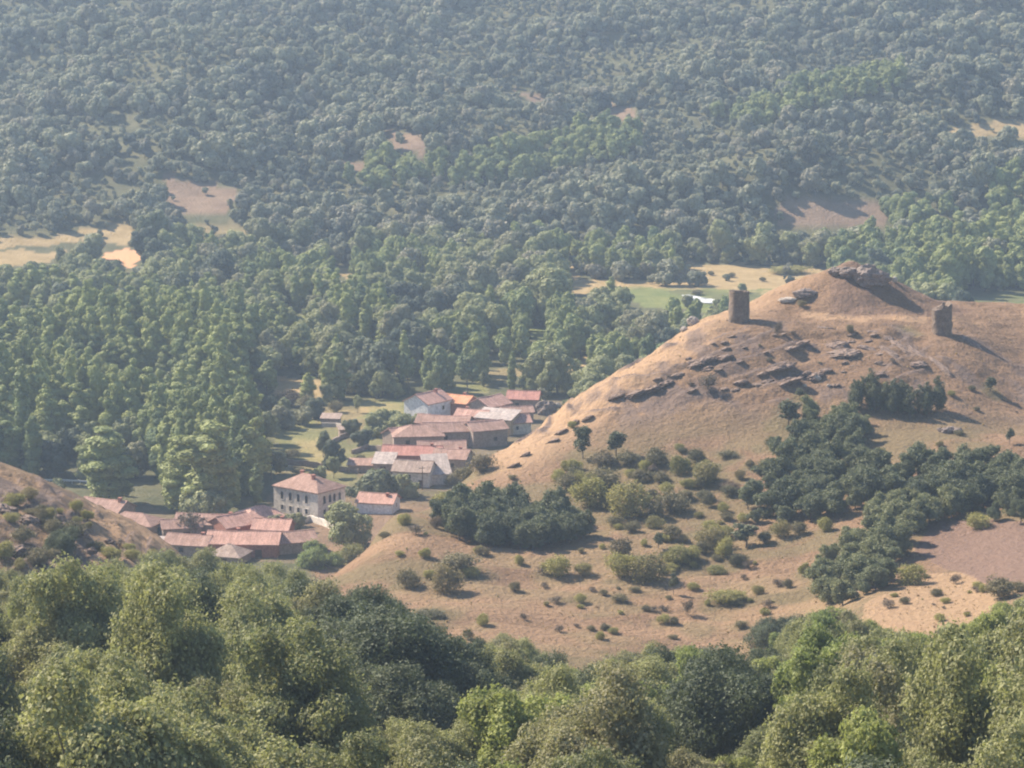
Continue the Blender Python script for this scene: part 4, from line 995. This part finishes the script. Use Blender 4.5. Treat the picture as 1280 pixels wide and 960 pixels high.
# ---- foreground wood, bounded above by this line
LINE = np.array([(-200,716),(0,716),(60,712),(100,702),(160,700),(215,690),(250,684),(300,694),(330,698),(365,706),(398,722),(410,748),(440,734),(460,722),(490,724),(520,768),(560,800),
                 (600,800),(630,795),(660,800),(700,822),(730,846),(745,838),(760,815),(800,805),(850,815),(900,806),(945,818),(975,790),(1000,768),(1060,758),(1085,778),(1120,785),(1160,795),
                 (1200,785),(1240,765),(1280,748),(1500,740)], float)
x, y = scatter(-125, 125, 176, 440, 7.1)
z = H(x, y)
for xx, yy, zz in zip(x, y, z):
    px, py, dep = proj(xx, yy, zz)
    if px < -200 or px > 1480: continue
    if any(in_poly(px, py - q_ * FPX / dep, [(-60, 900), (22, 896), (48, 925), (44, 990), (-60, 1010)]) for q_ in (0, 3, 6)): continue
    n_ = float(fbm(xx / 24 + 5, yy / 24, 111, 2)); u = rng.uniform()
    dark = 1.15 * math.exp(-(((px - 495) / 115) ** 4 + ((py - 880) / 105) ** 4)) + .6 * math.exp(-(((px - 880) / 70) ** 2 + ((py - 900) / 80) ** 2))  # where dark-leaved trees stand in for the shaded side of the wood
    light = float(sstep(900, 1050, px)) * .3 + math.exp(-(((px - 360) / 60) ** 2 + ((py - 740) / 40) ** 2))
    if u < dark * .85 + (.10 if n_ > .5 else .02): kind = 'holm'
    elif u > 1 - (light * .7 + (.12 if n_ < .45 else .03)): kind = 'ash'
    else: kind = 'oak'
    s = rng.choice([.8, 1.0, 1.2, 1.4]) * rng.uniform(.85, 1.15) * (1.3 if kind == 'holm' and dark > .3 else 1)
    sz = s * rng.uniform(.95, 1.4)
    ok = False
    for _ in range(4):
        ht = max(p_['h'] for p_ in PROTO[kind]) * sz * 1.02
        tx, ty, _d = proj(xx, yy, zz + ht)
        lim = np.interp(tx, LINE[:, 0], LINE[:, 1])
        # shoulders of the crown must stay under the line too
        e = PROTO[kind][0]['r'] * s * FPX / dep * .8
        lim = max(lim, np.interp(tx - e, LINE[:, 0], LINE[:, 1]) - 16, np.interp(tx + e, LINE[:, 0], LINE[:, 1]) - 16)
        if ty >= lim - 5 and py > lim + 5: ok = True; break
        s *= .85; sz *= .85
    if not ok or s < .45: continue
    zone = 'wood below' if px < 420 else ('dark middle' if px < 720 else 'light')
    put(kind, xx, yy, s, sz, zone)

BIG = [(425,900,1.35,1.25),(480,925,1.7,1.5),(545,930,1.7,1.42),(585,945,1.2,1.15),(455,955,1.3,1.1),(520,965,1.3,1.05),(885,985,1.45,1.5),(930,975,1.1,1.2),(250,800,1.1,1.1)]
for px_, py_, s_, h_ in BIG:
    x_, y_, z_ = ground(px_, py_, 150)
    for t_ in [t for t in TREES if t['kind'] in ('oak', 'ash', 'holm')]:
        q_ = PROTO[t_['kind']][t_['v']]
        a_, b_, d_ = proj(t_['x'], t_['y'], t_['z'] + q_['h'] * t_['sz'])
        near = math.hypot(t_['x'] - x_, t_['y'] - y_) < 2.6 * s_
        infront = t_['y'] < y_ and abs(a_ - px_) < 3.4 * s_ * FPX / y_ and b_ < py_ - 38
        if near or infront: TREES.remove(t_)
for px_, py_, s_, h_ in BIG:
    x_, y_, z_ = ground(px_, py_, 150)
    put('holm', x_, y_, s_, h_, 'dark middle' if px_ < 720 else 'light')
for px_, py_, k_, s_ in ((410,1010,'oak',.8),(450,1025,'oak',.9),(495,1020,'oak',.75),(540,1030,'oak',.85),(585,1025,'oak',.8),(620,1005,'oak',.9),(380,1000,'oak',.9),(860,1050,'oak',.8),(910,1050,'ash',.75),(950,1040,'oak',.8)):
    x_, y_, z_ = ground(px_, py_, 150); put(k_, x_, y_, s_, s_ * .95, 'dark middle' if px_ < 720 else 'light')

# ---- woods on the castle hill (ground outlines)
def wood(poly, kind, sp, smin, smax, zone, dmin=380, sz=1.0):
    c_ = np.array([ground(a, b_, dmin)[:2] for a, b_ in poly])
    x, y = scatter(c_[:, 0].min() - 2, c_[:, 0].max() + 2, c_[:, 1].min() - 2, c_[:, 1].max() + 2, sp)
    m = in_poly(x, y, [tuple(p) for p in c_])
    for xx, yy in zip(x[m], y[m]):
        s = rng.uniform(smin, smax); put(kind, xx, yy, s, s * sz * rng.uniform(.9, 1.12), zone)
wood([(545,655),(580,640),(640,640),(700,650),(730,672),(700,684),(620,690),(560,668)], 'hillholm', 3.4, .55, .80, 'hill clump', sz=.95)
wood([(925,640),(960,600),(975,560),(1010,545),(1090,548),(1100,560),(1080,600),(1060,640),(1000,658),(940,655)], 'hillholm', 4.2, .36, .80, 'hill belt', sz=.92)
wood([(1060,640),(1080,590),(1180,590),(1280,598),(1400,610),(1400,650),(1290,648),(1230,640),(1190,640),(1100,640)], 'hillholm', 4.2, .38, .80, 'hill belt', sz=.92)
wood([(1080,690),(1090,655),(1140,640),(1205,640),(1215,650),(1150,668),(1120,700)], 'hilloak', 4.0, .42, .76, 'hill copse', sz=.9)
wood([(1012,745),(1020,700),(1060,690),(1110,695),(1125,715),(1080,752),(1040,760)], 'hilloak', 4.0, .36, .70, 'hill copse', sz=.9)
wood([(990,540),(1010,524),(1085,528),(1095,545),(1050,552)], 'hilloak', 3.4, .45, .6, 'hill belt', sz=.9)
wood([(1056,520),(1066,500),(1120,505),(1185,510),(1192,520),(1150,526)], 'wisp', 2.2, .8, 1.15, 'wispy row', sz=.95)

# ---- shrubs one by one (listed above)
for n_, (x, y, w, h_, k, lb) in enumerate(SH):
    if not lb and n_ % 5 == 4: continue
    if not lb: w, h_ = w * .9, h_ * .9
    dm = 405 if x < 215 else 418
    if k == 'broom' and not lb: lb = None
    put_px(k, x, y, w * 1.05, h_, lb or None, dm, zone='scrub')

def small_scrub(poly, n, seed, kinds, smin, smax, dmin=400):
    r_ = random.Random(seed); xs = [p[0] for p in poly]; ys = [p[1] for p in poly]; k = 0
    while k < n:
        x, y = r_.uniform(min(xs), max(xs)), r_.uniform(min(ys), max(ys))
        if not in_poly(np.array([x]), np.array([y]), poly)[0] or fbm(np.array([x / 35]), np.array([y / 22]), 231, 2)[0] < .42: k += .2; continue
        w = r_.uniform(smin, smax); put_px(r_.choice(kinds), x, y, w, w * r_.uniform(.45, .8), None, dmin, zone='scrub'); k += 1
small_scrub([(690,600),(730,565),(870,560),(930,590),(950,690),(900,720),(780,730),(740,690),(745,640)], 80, 1, ['broom','broom','thorn'], 7, 24)
small_scrub([(540,640),(740,690),(960,700),(1010,690),(1000,760),(940,790),(860,800),(600,800),(500,760),(480,700)], 55, 2, ['broom','broom','thorn','dead'], 5, 16)
small_scrub([(1130,720),(1190,715),(1240,740),(1200,780),(1100,775)], 18, 3, ['thorn','broom','dead'], 5, 14)
small_scrub([(0,610),(60,625),(200,690),(205,700),(0,715)], 26, 4, ['broom','thorn'], 8, 22)
small_scrub([(1000,470),(1280,480),(1280,590),(1110,560),(1050,530)], 16, 5, ['thorn','dead','broom'], 5, 12)
small_scrub([(800,420),(1150,410),(1150,460),(1000,490),(760,500)], 16, 6, ['dead','thorn'], 4, 10)

# ---- valley and the far slope
def blocked(px, py, topx, topy, y):
    m = np.zeros(np.shape(px), bool)
    for kind, dmin, poly in CLEAR:
        far = y > dmin
        for f in (0, .25, .5, .78): m |= far & in_poly(topx, topy * f + py * (1 - f), poly)
    return m
PGROVE = [  # poplar groves beyond: outlines of their ground
 [(1100,300),(1096,268),(1150,258),(1196,266),(1206,300)], [(1118,372),(1120,330),(1170,320),(1236,330),(1240,372)], [(1228,305),(1230,240),(1260,222),(1330,220),(1330,360),(1250,366)],
 [(560,236),(600,200),(680,180),(770,160),(806,170),(800,196),(720,214),(640,236)], [(880,150),(960,130),(1040,108),(1130,92),(1130,112),(1040,140),(940,166)],
 [(430,230),(470,205),(550,200),(560,225),(470,246)],
]
# tall poplars of the near valley
PV = [(-60,430),(60,420),(180,418),(300,425),(330,470),(318,560),(326,634),(205,636),(200,606),(-60,600)]
PV2 = [(-60,345),(40,360),(200,385),(330,372),(420,380),(480,390),(500,430),(480,480),(410,510),(345,520),(330,440),(180,418),(-60,430)]
x, y = scatter(-200, 200, 640, 1125, 6.3)
z = H(x, y); px, py, dep = proj(x, y, z)
topy = py - 12 * FPX / dep
bl = blocked(px, py, px, topy, y)
inv = in_poly(px, py, PV); inv2 = in_poly(px, py, PV2)
hillside = (px > 520) & (y < 700)
keep = (px > -70) & (px < 1350) & ~bl & (z < 14) & ~hillside
for k in np.nonzero(keep)[0]:
    u = rng.uniform(); n_ = float(fbm(x[k] / 40, y[k] / 50, 131, 2)); n2_ = float(vnoise(x[k] / 26, y[k] / 30, 133))
    grove = any(in_poly(px[k], py[k], g_) for g_ in PGROVE[:3])
    if inv[k]:
        if y[k] < 640: continue
        near = 1.0 if py[k] < 622 else .62
        if n2_ < .25 and u < .75:
            s = rng.uniform(.6, 1.0); put('willow', x[k], y[k], s, s, 'valley'); continue
        if u < .12 or n2_ < .22: continue
        s = rng.uniform(.75, 1.25) * near; put('poplar', x[k], y[k], s, (.62 + .55 * n2_) * near * rng.uniform(.85, 1.15), 'poplar wood')
    elif inv2[k]:
        if u < .38: s = rng.uniform(.6, 1.0); put('poplar', x[k], y[k], s, (.3 + .6 * n2_) * rng.uniform(.85, 1.15), 'poplar wood')
        elif u < .85: s = rng.uniform(.55, 1.35); put('willow', x[k], y[k], s, s * rng.uniform(.9, 1.2), 'valley')
    elif grove:
        s = rng.uniform(.9, 1.25); (put('grove', x[k], y[k], s * 1.15, s * rng.uniform(1.3, 1.7), 'bright grove') if u < .6 else put('poplar', x[k], y[k], s, s * rng.uniform(.65, .9), 'poplar grove'))
    else:
        village = (px[k] < 720) & (py[k] > 500)
        if px[k] < 210 and py[k] > 598 and u > .06: continue
        if village and u > .25: continue
        if u < .5 + .4 * (n2_ > .35):
            if n_ > .56 and not village: s = rng.uniform(.8, 1.2); put('grove', x[k], y[k], s, s * rng.uniform(1.0, 1.5), 'valley grove')
            else: s = rng.choice([.5, .75, 1.0, 1.35]) * rng.uniform(.85, 1.15) * (.6 if village else 1); put('willow', x[k], y[k], s, s * rng.uniform(.85, 1.15), 'valley')
x, y = scatter(-330, 330, 1060, 1730, 4.9)
z = H(x, y); px, py, dep = proj(x, y, z)
bl = blocked(px, py, px, py - 8 * FPX / dep, y)
dens = fbm(x / 45, y / 60, 141, 3)
for k in np.nonzero((px > -70) & (px < 1350) & (py > -60))[0]:
    if bl[k]:
        if rng.uniform() < .07: put('far', x[k], y[k], rng.uniform(.18, .5), None, 'far')
        continue
    if rng.uniform() < .06 + .40 * (dens[k] < .34): continue
    if any(in_poly(px[k], py[k], g_) for g_ in PGROVE):
        s = rng.uniform(.7, 1.15); put('grove', x[k], y[k], s, s * rng.uniform(.8, 1.15), 'far grove'); continue
    pt_ = float(sstep(.38, .62, fbm(x[k] / 55, y[k] / 40, 251, 2)))
    s = rng.choice([.42, .58, .75, 1.1], p=[.3, .35, .25, .1]) * rng.uniform(.85, 1.15) * (.62 + .62 * pt_) * (.8 + .4 * float(vnoise(x[k] / 30, y[k] / 30, 151)))
    put('far', x[k], y[k], s, s * rng.uniform(.85, 1.15), 'far')

for px_, py_ in ((90,470),(150,455),(210,500),(255,470),(420,455),(455,420),(505,455),(575,440),(640,470),(720,430),(330,430),(60,540),(840,330),(470,395),(300,395)):
    x_, y_, z_ = ground(px_, py_ + 20, 700); s_ = rng.uniform(.75, 1.1); put('slim', x_, y_, s_, s_ * rng.uniform(.7, 1.0), 'columns')
# ---- trees that stand out
PT = [
 (432,684,60,54,'willow','round dense dark green tree standing beside the big cream house',600), (30,592,24,136,'slim','slim dark column poplar rising above the left of the poplar wood',640),
 (612,412,16,56,'slim','slim dark column tree in the middle of the valley wood',860), (541,412,18,46,'slim','column tree with a pale top between the round valley trees',860), (764,384,16,34,'slim','narrow dark tree leaning over the bushes below the meadow',860),
 (870,357,28,26,'far','cone shaped dark tree in the straw meadow behind the round tower',900), (832,357,34,32,'far','round dark tree at the edge of the straw meadow',900), (778,352,30,34,'far','dark tree next to the straw strip of the meadow',900),
 (688,404,66,60,'willow','broad round dark tree in front of the meadow strip',860), (690,424,28,34,'willow','small round tree below the broad dark tree',840),
 (135,630,64,86,'poplar','light green poplar clump standing forward of the poplar wood above the spur',620), (262,646,76,120,'poplar','tallest light green poplar at the front corner of the poplar wood',610), (230,640,56,96,'poplar','light green poplar just behind the lane houses',620),
 (300,610,50,110,'poplar','dark sided poplar on the right end of the poplar wood',640), (12,596,40,60,'poplar','pale green poplar at the far left above the railing',640), (255,650,70,50,'willow','bushy bright green tree at the foot of the tallest poplar',610),
 (415,588,34,46,'willow','dark tree in the middle of the straw garden',650), (404,572,28,36,'willow','dark rounded tree at the top of the straw garden',650), (448,562,36,36,'willow','tree with a dark crown between the garden plots',650), (470,545,50,34,'willow','low bushy tree behind the garden wall',650), (500,545,46,32,'willow','low bushy tree next to the brown stone barn',650),
 (470,622,70,32,'willow','dense dark tree group below the grey sheet roofed shed',640), (505,622,40,30,'willow','dark tree in front of the pale rendered house',640), (345,664,24,26,'willow','small tree beside the garden wall of the big cream house',600), (370,664,26,20,'willow','grey-green shrub against the pale garden wall',600),
 (240,672,34,34,'dead','bare brown tree in front of the long brown roofed house',600), (390,706,60,30,'ash','bright yellow-green tree below the brown roofed barn',560),
 (355,522,30,34,'willow','pale green tree on the field corner beside the straw strip',680), (385,505,24,44,'slim','yellowish column poplar on the straw strip',680),
 (352,536,44,34,'willow','bushy tree at the upper corner of the straw garden, first of its row',650),(378,532,42,34,'willow','pale bushy tree in the hedge row above the straw garden',650),(362,508,34,26,'thorn','dark bush below the straw strip',680),(384,512,30,24,'thorn','dark bush beside the yellowish column poplar',680),
 (398,524,36,36,'willow','rounded tree at the end of the hedge row above the straw garden',650),(420,516,20,22,'thorn','brownish bush by the tumbledown shed',680),(447,516,16,24,'willow','small dark upright tree among the garden plots',680),(440,548,30,26,'willow','low tree beside the little grey hut',650),
 (490,532,50,32,'willow','hedge like tree below the white walled house',660),(520,536,40,26,'willow','hedge tree touching the white walled house',660),(366,574,24,18,'thorn','brown bush at the lower side of the straw garden',640),(345,592,40,44,'willow','dark tree at the edge of the poplar wood above the big cream house',640),
 (450,582,20,20,'thorn','small bush beside the long low shed',640),(398,602,36,24,'willow','dark bush just behind the roof of the big cream house',640),(374,594,22,14,'thorn','pale bush above the roof of the big cream house',640),(417,598,26,30,'willow','lowest dark tree of the three in the straw garden',640),
 (332,556,30,40,'willow','dark tree on the right flank of the poplar wood',640),(340,520,30,30,'willow','tree between the poplar wood and the straw strip',680),
 (985,342,46,9,'broom','long low hump of dry growth in the straw meadow',900),(914,347,9,7,'thorn','tiny bush in the middle of the straw meadow',900),(953,352,9,6,'thorn','tiny dark bush at the lower rim of the straw meadow',900),(888,344,8,6,'thorn','tiny bush near the cone shaped meadow tree',900),(898,386,22,11,'willow','low pale bush between the bright river and the hill edge',860),(872,369,16,7,'thorn','low dark growth on the far bank of the bright river',860),(860,384,20,12,'willow','low bush on the near bank of the bright river',860),(928,366,14,10,'willow','bush rising just above the round tower',860),
 (1000,384,18,14,'willow','small round bush behind the mound of the castle hill',860),(965,392,24,18,'willow','round bush by the river behind the round tower',860),(905,395,40,20,'willow','pale green bush on the river bank left of the round tower',860),
]
for x, y, w, h_, k, lb, dm in PT: put_px(k, x, y, w * (.8 if 335 < x < 540 and k != 'dead' and y < 605 else 1), h_ * (.8 if 335 < x < 540 and y < 605 else 1), lb, dm, zone='single')

# ------------------------------------------------------------------ what shows: nearest 300 of a kind become individuals
A = TREES
for t in A:
    p = PROTO[t['kind']][t['v']]
    zt, zb = t['z'] + p['h'] * t['sz'], t['z'] + p['base'] * t['sz']
    zc = (zt + zb) / 2
    px, py, dep = proj(t['x'], t['y'], zc)
    t['px'], t['py'], t['dep'] = px, py, dep
    t['rx'] = p['r'] * t['s'] * FPX / dep; t['ry'] = (zt - zb) / 2 * FPX / dep
    t['zc'] = zc; t['zt'] = zt
SCL = .5
IDB = np.full((480, 640), -1, int)
order = sorted(range(len(A)), key=lambda k: -A[k]['dep'])
tt = np.linspace(.12, .985, 160)
for k in order:
    t = A[k]
    f = tt[(tt * t['y'] > 120)]
    hz = H(t['x'] * f, t['y'] * f)
    if np.any(hz > CAM_Z + (t['zt'] - CAM_Z) * f): t['hid'] = True; continue
    t['hid'] = False
    cx_, cy_, rx, ry = t['px'] * SCL, t['py'] * SCL, max(t['rx'] * SCL * .85, .6), max(t['ry'] * SCL * .85, .6)
    x0, x1, y0, y1 = max(0, int(cx_ - rx)), min(639, int(cx_ + rx) + 1), max(0, int(cy_ - ry)), min(479, int(cy_ + ry) + 1)
    if x0 > x1 or y0 > y1: continue
    yy, xx = np.mgrid[y0:y1 + 1, x0:x1 + 1]
    m = ((xx - cx_) / rx) ** 2 + ((yy - cy_) / ry) ** 2 <= 1
    IDB[y0:y1 + 1, x0:x1 + 1][m] = k
vis = np.bincount(IDB[IDB >= 0], minlength=len(A))
NAMES = {'oak': ('oak_tree', 'oak tree'), 'holm': ('holm_oak', 'holm oak'), 'ash': ('ash_tree', 'ash tree'), 'grove': ('grove_tree', 'light tree'), 'hillholm': ('holm_oak', 'holm oak'), 'hilloak': ('oak_tree', 'oak tree'), 'poplar': ('poplar_tree', 'poplar'), 'slim': ('column_poplar', 'column poplar'),
         'willow': ('valley_tree', 'broadleaf tree'), 'far': ('hillside_oak', 'hillside oak'), 'broom': ('broom_bush', 'bush'), 'thorn': ('thorn_bush', 'thorn bush'),
         'sapling': ('young_tree', 'young tree'), 'wisp': ('aspen', 'aspen'), 'dead': ('dead_bush', 'dead bush')}
ZL = {
 ('oak', 'wood below'): 'grey-green oak in the dense wood below the dry spur', ('oak', 'dark middle'): 'grey-green oak around the dark trees in the wood below the straw bench', ('oak', 'light'): 'olive green oak in the pale wood below the purple field',
 ('holm', 'wood below'): 'dark holm oak among paler oaks in the wood below the dry spur', ('holm', 'dark middle'): 'big holm oak with shade painted into its dark leaves, middle of near wood', ('holm', 'light'): 'dark leafed holm oak among pale oaks below the purple field',
 ('ash', 'wood below'): 'yellow-green ash in the near wood in front of the village', ('ash', 'dark middle'): 'yellow-green ash beside the dark trees of the near wood', ('ash', 'light'): 'bright yellow-green ash in the pale wood below the purple field',
 ('hillholm', 'hill clump'): 'blue-green holm oak packed in the dark clump on the left of the castle hill', ('hillholm', 'hill belt'): 'blue-green holm oak in the belt across the slope under the jagged tower', ('hilloak', 'hill belt'): 'green oak at the top of the belt under the jagged tower',
 ('hilloak', 'hill copse'): 'green oak in the copse between the straw bench and the purple field', ('wisp', 'wispy row'): 'thin grey-green aspen in the wispy row at the top of the tree belt',
 ('poplar', 'poplar wood'): 'tall green poplar in the poplar wood behind the lane houses', ('poplar', 'poplar grove'): 'light green poplar in a grove beyond the castle hill', ('poplar', 'valley poplars'): 'light green poplar among round trees on the valley floor',
 ('grove', 'far grove'): 'light green tree in a grove on the far wooded hillside', ('grove', 'valley grove'): 'light green upright tree among round trees on the valley floor',
 ('grove', 'bright grove'): 'bright yellow-green tree in the light grove behind the castle hill',
 ('slim', 'columns'): 'slim column poplar standing up among rounder valley trees', ('willow', 'valley'): 'rounded mid green tree on the wooded valley floor', ('far', 'far'): 'rounded grey-green oak on the wooded far hillside',
 ('broom', 'scrub'): 'yellow-green domed bush in the scrub on the dry slopes', ('thorn', 'scrub'): 'dark brownish thorn bush in the scrub on the dry slopes', ('dead', 'scrub'): 'dry brown dead bush on the straw coloured slope', ('sapling', 'scrub'): 'thin open young tree in the scrub on the dry slopes', ('holm', 'scrub'): 'dark holm oak bush by the top corner of the purple field',
}
STUFF = {'hillholm': ('holm_thicket_woods', 'inner trees of the dark holm oak clumps on the castle hill'), 'hilloak': ('oak_thicket_woods', 'inner trees of the oak copse on the castle hill'), 'oak': ('oak_woods', 'rest of the near oak wood filling in behind the nearest oaks'), 'holm': ('holm_oak_woods', 'rest of the holm oaks filling in behind those on the castle hill'), 'ash': ('ash_woods', 'rest of the ash trees hidden among the near oaks'), 'grove': ('grove_woods', 'lighter green trees of the more distant groves'),
         'poplar': ('poplar_woods', 'mass of more distant poplars in the valley and its groves'), 'willow': ('valley_woods', 'mass of rounded trees covering the valley floor between the poplars'), 'far': ('hillside_woods', 'grey-green oak wood covering the whole far hillside'),
         'wisp': ('aspen_woods', 'rest of the thin aspens behind the wispy row'), 'broom': ('undergrowth_broom', 'low broom lost among the other bushes'), 'thorn': ('undergrowth_thorn', 'low thorn lost among the other bushes'), 'sapling': ('undergrowth_sapling', 'thin shoots lost among the bushes'), 'dead': ('undergrowth_dry', 'dry twigs lost among the bushes')}
first = {}
stats = {}
for kind in PROTO:
    ks = [k for k in range(len(A)) if A[k]['kind'] == kind]
    ks.sort(key=lambda k: -(vis[k] + (1000 if A[k]['label'] else 0)))
    cap = 290
    minv = 3 if kind in ('broom', 'thorn', 'sapling', 'dead', 'wisp', 'slim') else 10
    ind = [k for k in ks[:cap] if vis[k] >= minv or (A[k]['label'] and not A[k]['hid'])]
    rest = sorted(set(ks) - set(ind))
    stats[kind] = (len(ks), len(ind))
    name, cat = NAMES[kind]
    for k in ind:
        t = A[k]; p = PROTO[kind][t['v']]
        lab = t['label'] or ZL.get((kind, t['zone'])) or ('%s on the slope' % cat)
        grp = None if t['label'] else (cat + 's: ' + str(t['zone']))
        big = t['dep'] < 700 and kind in ('oak', 'holm', 'ash', 'wisp', 'sapling', 'hillholm', 'hilloak')
        if big:
            root = empty(name, (t['x'], t['y'], t['z']), t['rot']); root.scale = (t['s'], t['s'], t['sz'])
            link('crown', p['crown'], root); link('trunk', p['trunk'], root)
        else:
            root = link(name, p['both']); root.location = (t['x'], t['y'], t['z']); root.rotation_euler = (0, 0, t['rot']); root.scale = (t['s'], t['s'], t['sz'])
        tag(root, lab, cat, grp)
        if not big: first[(kind, t['v'])] = root
    if not rest or kind not in STUFF: continue
    # the rest of the wood: one object, its trees set out by geometry nodes from the same meshes
    g_name, g_lab = STUFF[kind]
    pm = bpy.data.meshes.new(g_name)
    pm.from_pydata([(A[k]['x'], A[k]['y'], A[k]['z']) for k in rest], [], [])
    for an, typ, key in (('sxy', 'FLOAT', 's'), ('sz', 'FLOAT', 'sz'), ('rot', 'FLOAT', 'rot'), ('var', 'INT', 'v')):
        a = pm.attributes.new(an, typ, 'POINT'); a.data.foreach_set('value', [A[k][key] for k in rest])
    so = link(g_name, pm); tag(so, g_lab, 'woods', kind='stuff')
    ng = bpy.data.node_groups.new(g_name, 'GeometryNodeTree')
    ng.interface.new_socket('Geometry', in_out='INPUT', socket_type='NodeSocketGeometry'); ng.interface.new_socket('Geometry', in_out='OUTPUT', socket_type='NodeSocketGeometry')
    gi, go = ng.nodes.new('NodeGroupInput'), ng.nodes.new('NodeGroupOutput')
    jn = ng.nodes.new('GeometryNodeJoinGeometry')
    def attr(n_, ty):
        q_ = ng.nodes.new('GeometryNodeInputNamedAttribute'); q_.data_type = ty; q_.inputs['Name'].default_value = n_; return q_.outputs['Attribute']
    cx3 = ng.nodes.new('ShaderNodeCombineXYZ'); s_ = attr('sxy', 'FLOAT')
    ng.links.new(s_, cx3.inputs[0]); ng.links.new(s_, cx3.inputs[1]); ng.links.new(attr('sz', 'FLOAT'), cx3.inputs[2])
    rx3 = ng.nodes.new('ShaderNodeCombineXYZ'); ng.links.new(attr('rot', 'FLOAT'), rx3.inputs[2])
    outs = []
    for v, p in enumerate(PROTO[kind]):
        src = first.get((kind, v))
        if src is None:
            src = next((o for o in col.objects if o.type == 'MESH' and o.data in (p['both'], p['crown'])), None)
        if src is None: continue
        oi = ng.nodes.new('GeometryNodeObjectInfo'); oi.transform_space = 'ORIGINAL'; oi.inputs['Object'].default_value = src; oi.inputs['As Instance'].default_value = True
        ip = ng.nodes.new('GeometryNodeInstanceOnPoints')
        cmp_ = ng.nodes.new('FunctionNodeCompare'); cmp_.data_type = 'INT'; cmp_.operation = 'EQUAL'
        ng.links.new(attr('var', 'INT'), cmp_.inputs[2]); cmp_.inputs[3].default_value = v
        ng.links.new(gi.outputs[0], ip.inputs['Points']); ng.links.new(cmp_.outputs[0], ip.inputs['Selection'])
        ng.links.new(oi.outputs['Geometry'], ip.inputs['Instance']); ng.links.new(rx3.outputs[0], ip.inputs['Rotation']); ng.links.new(cx3.outputs[0], ip.inputs['Scale'])
        outs.append(ip.outputs[0])
    for o_ in reversed(outs): ng.links.new(o_, jn.inputs[0])
    ng.links.new(jn.outputs[0], go.inputs[0])
    md = so.modifiers.new('woods', 'NODES'); md.node_group = ng
print('TREES', stats)

# ------------------------------------------------------------------ dry grass tussocks over the open hill
def tussocks():
    g = np.random.default_rng(77)
    n = 26000
    y = g.uniform(418, 625, n); s_ = g.uniform(-60, 1400, n); x = (s_ - 640) / FPX * y
    d_ = fbm(x / 7, y / 7, 161, 3)
    ok = ((s_ > 395) | (y < 462)) & (d_ + g.uniform(-.25, .25, n) > .5)
    x, y = x[ok], y[ok]; z = H(x, y); n = len(x)
    px_, py_, _ = proj(x, y, z)
    k = ~in_poly(px_, py_, [(1145,690),(1165,655),(1210,650),(1340,655),(1340,740),(1240,735),(1190,712)]); x, y, z = x[k], y[k], z[k]; n = len(x)
    V, Fq = [], []
    hh = g.uniform(.05, .17, n) * (1 + 1.2 * (g.uniform(size=n) > .95)); ww = hh * g.uniform(.8, 1.6, n)
    for a0 in (0, 1.05, 2.1):
        a = a0 + g.uniform(-.4, .4, n); c_, s2_ = np.cos(a) * ww / 2, np.sin(a) * ww / 2
        q_ = np.stack([np.stack([x - c_ * .6, y - s2_ * .6, z - .05], -1), np.stack([x + c_ * .6, y + s2_ * .6, z - .05], -1),
                       np.stack([x + c_ * 1.2, y + s2_ * 1.2, z + hh * g.uniform(.7, 1.1, n)], -1), np.stack([x - c_ * 1.2, y - s2_ * 1.2, z + hh * g.uniform(.7, 1.1, n)], -1)], 1)
        V.append(q_.reshape(-1, 3))
    V = np.concatenate(V); Fq = np.arange(len(V)).reshape(-1, 4)
    tint = np.tile(g.uniform(0, 1, n), 3)
    m, nt, b = new_mat('dry_tussock')
    at = nd(nt, 'ShaderNodeAttribute', attribute_name='tint')
    nt.links.new(ramp(nt, at.outputs['Fac'], [(0, (0.34, 0.25, 0.13)), (.5, (0.42, 0.31, 0.17)), (.8, (0.30, 0.21, 0.13)), (1, (0.25, 0.25, 0.11))]), b.inputs['Base Color'])
    b.inputs['Specular IOR Level'].default_value = 0.1
    tr = nt.nodes.new('ShaderNodeBsdfTranslucent'); nt.links.new(b.inputs['Base Color'].links[0].from_socket, tr.inputs['Color'])
    mx = nt.nodes.new('ShaderNodeMixShader'); mx.inputs[0].default_value = .5
    nt.links.new(b.outputs[0], mx.inputs[1]); nt.links.new(tr.outputs[0], mx.inputs[2]); nt.links.new(mx.outputs[0], nt.nodes['Material Output'].inputs['Surface'])
    tag(link('dry_grass', mesh_np('dry_grass', V, Fq, m, {'tint': ('FACE', 'FLOAT', tint)})), 'dry straw grass tussocks scattered over the bare hill slopes', 'grass', kind='stuff')
tussocks()

# ------------------------------------------------------------------ haze: one closed box of even thin air
hb = MB(); hb.box(-1150, 1150, -320, 2420, -12, 190)
hm = bpy.data.materials.new('haze'); hm.use_nodes = True
hn = hm.node_tree; hn.nodes.remove(hn.nodes['Principled BSDF'])
pv = hn.nodes.new('ShaderNodeVolumePrincipled')
pv.inputs['Color'].default_value = (0.60, 0.77, 1.0, 1)
pv.inputs['Density'].default_value = 0.00014
pv.inputs['Anisotropy'].default_value = 0.2
hn.links.new(pv.outputs[0], hn.nodes['Material Output'].inputs['Volume'])
ho = hb.build('haze', hm); tag(ho, 'thin bluish summer haze filling the valley', 'haze', kind='stuff')
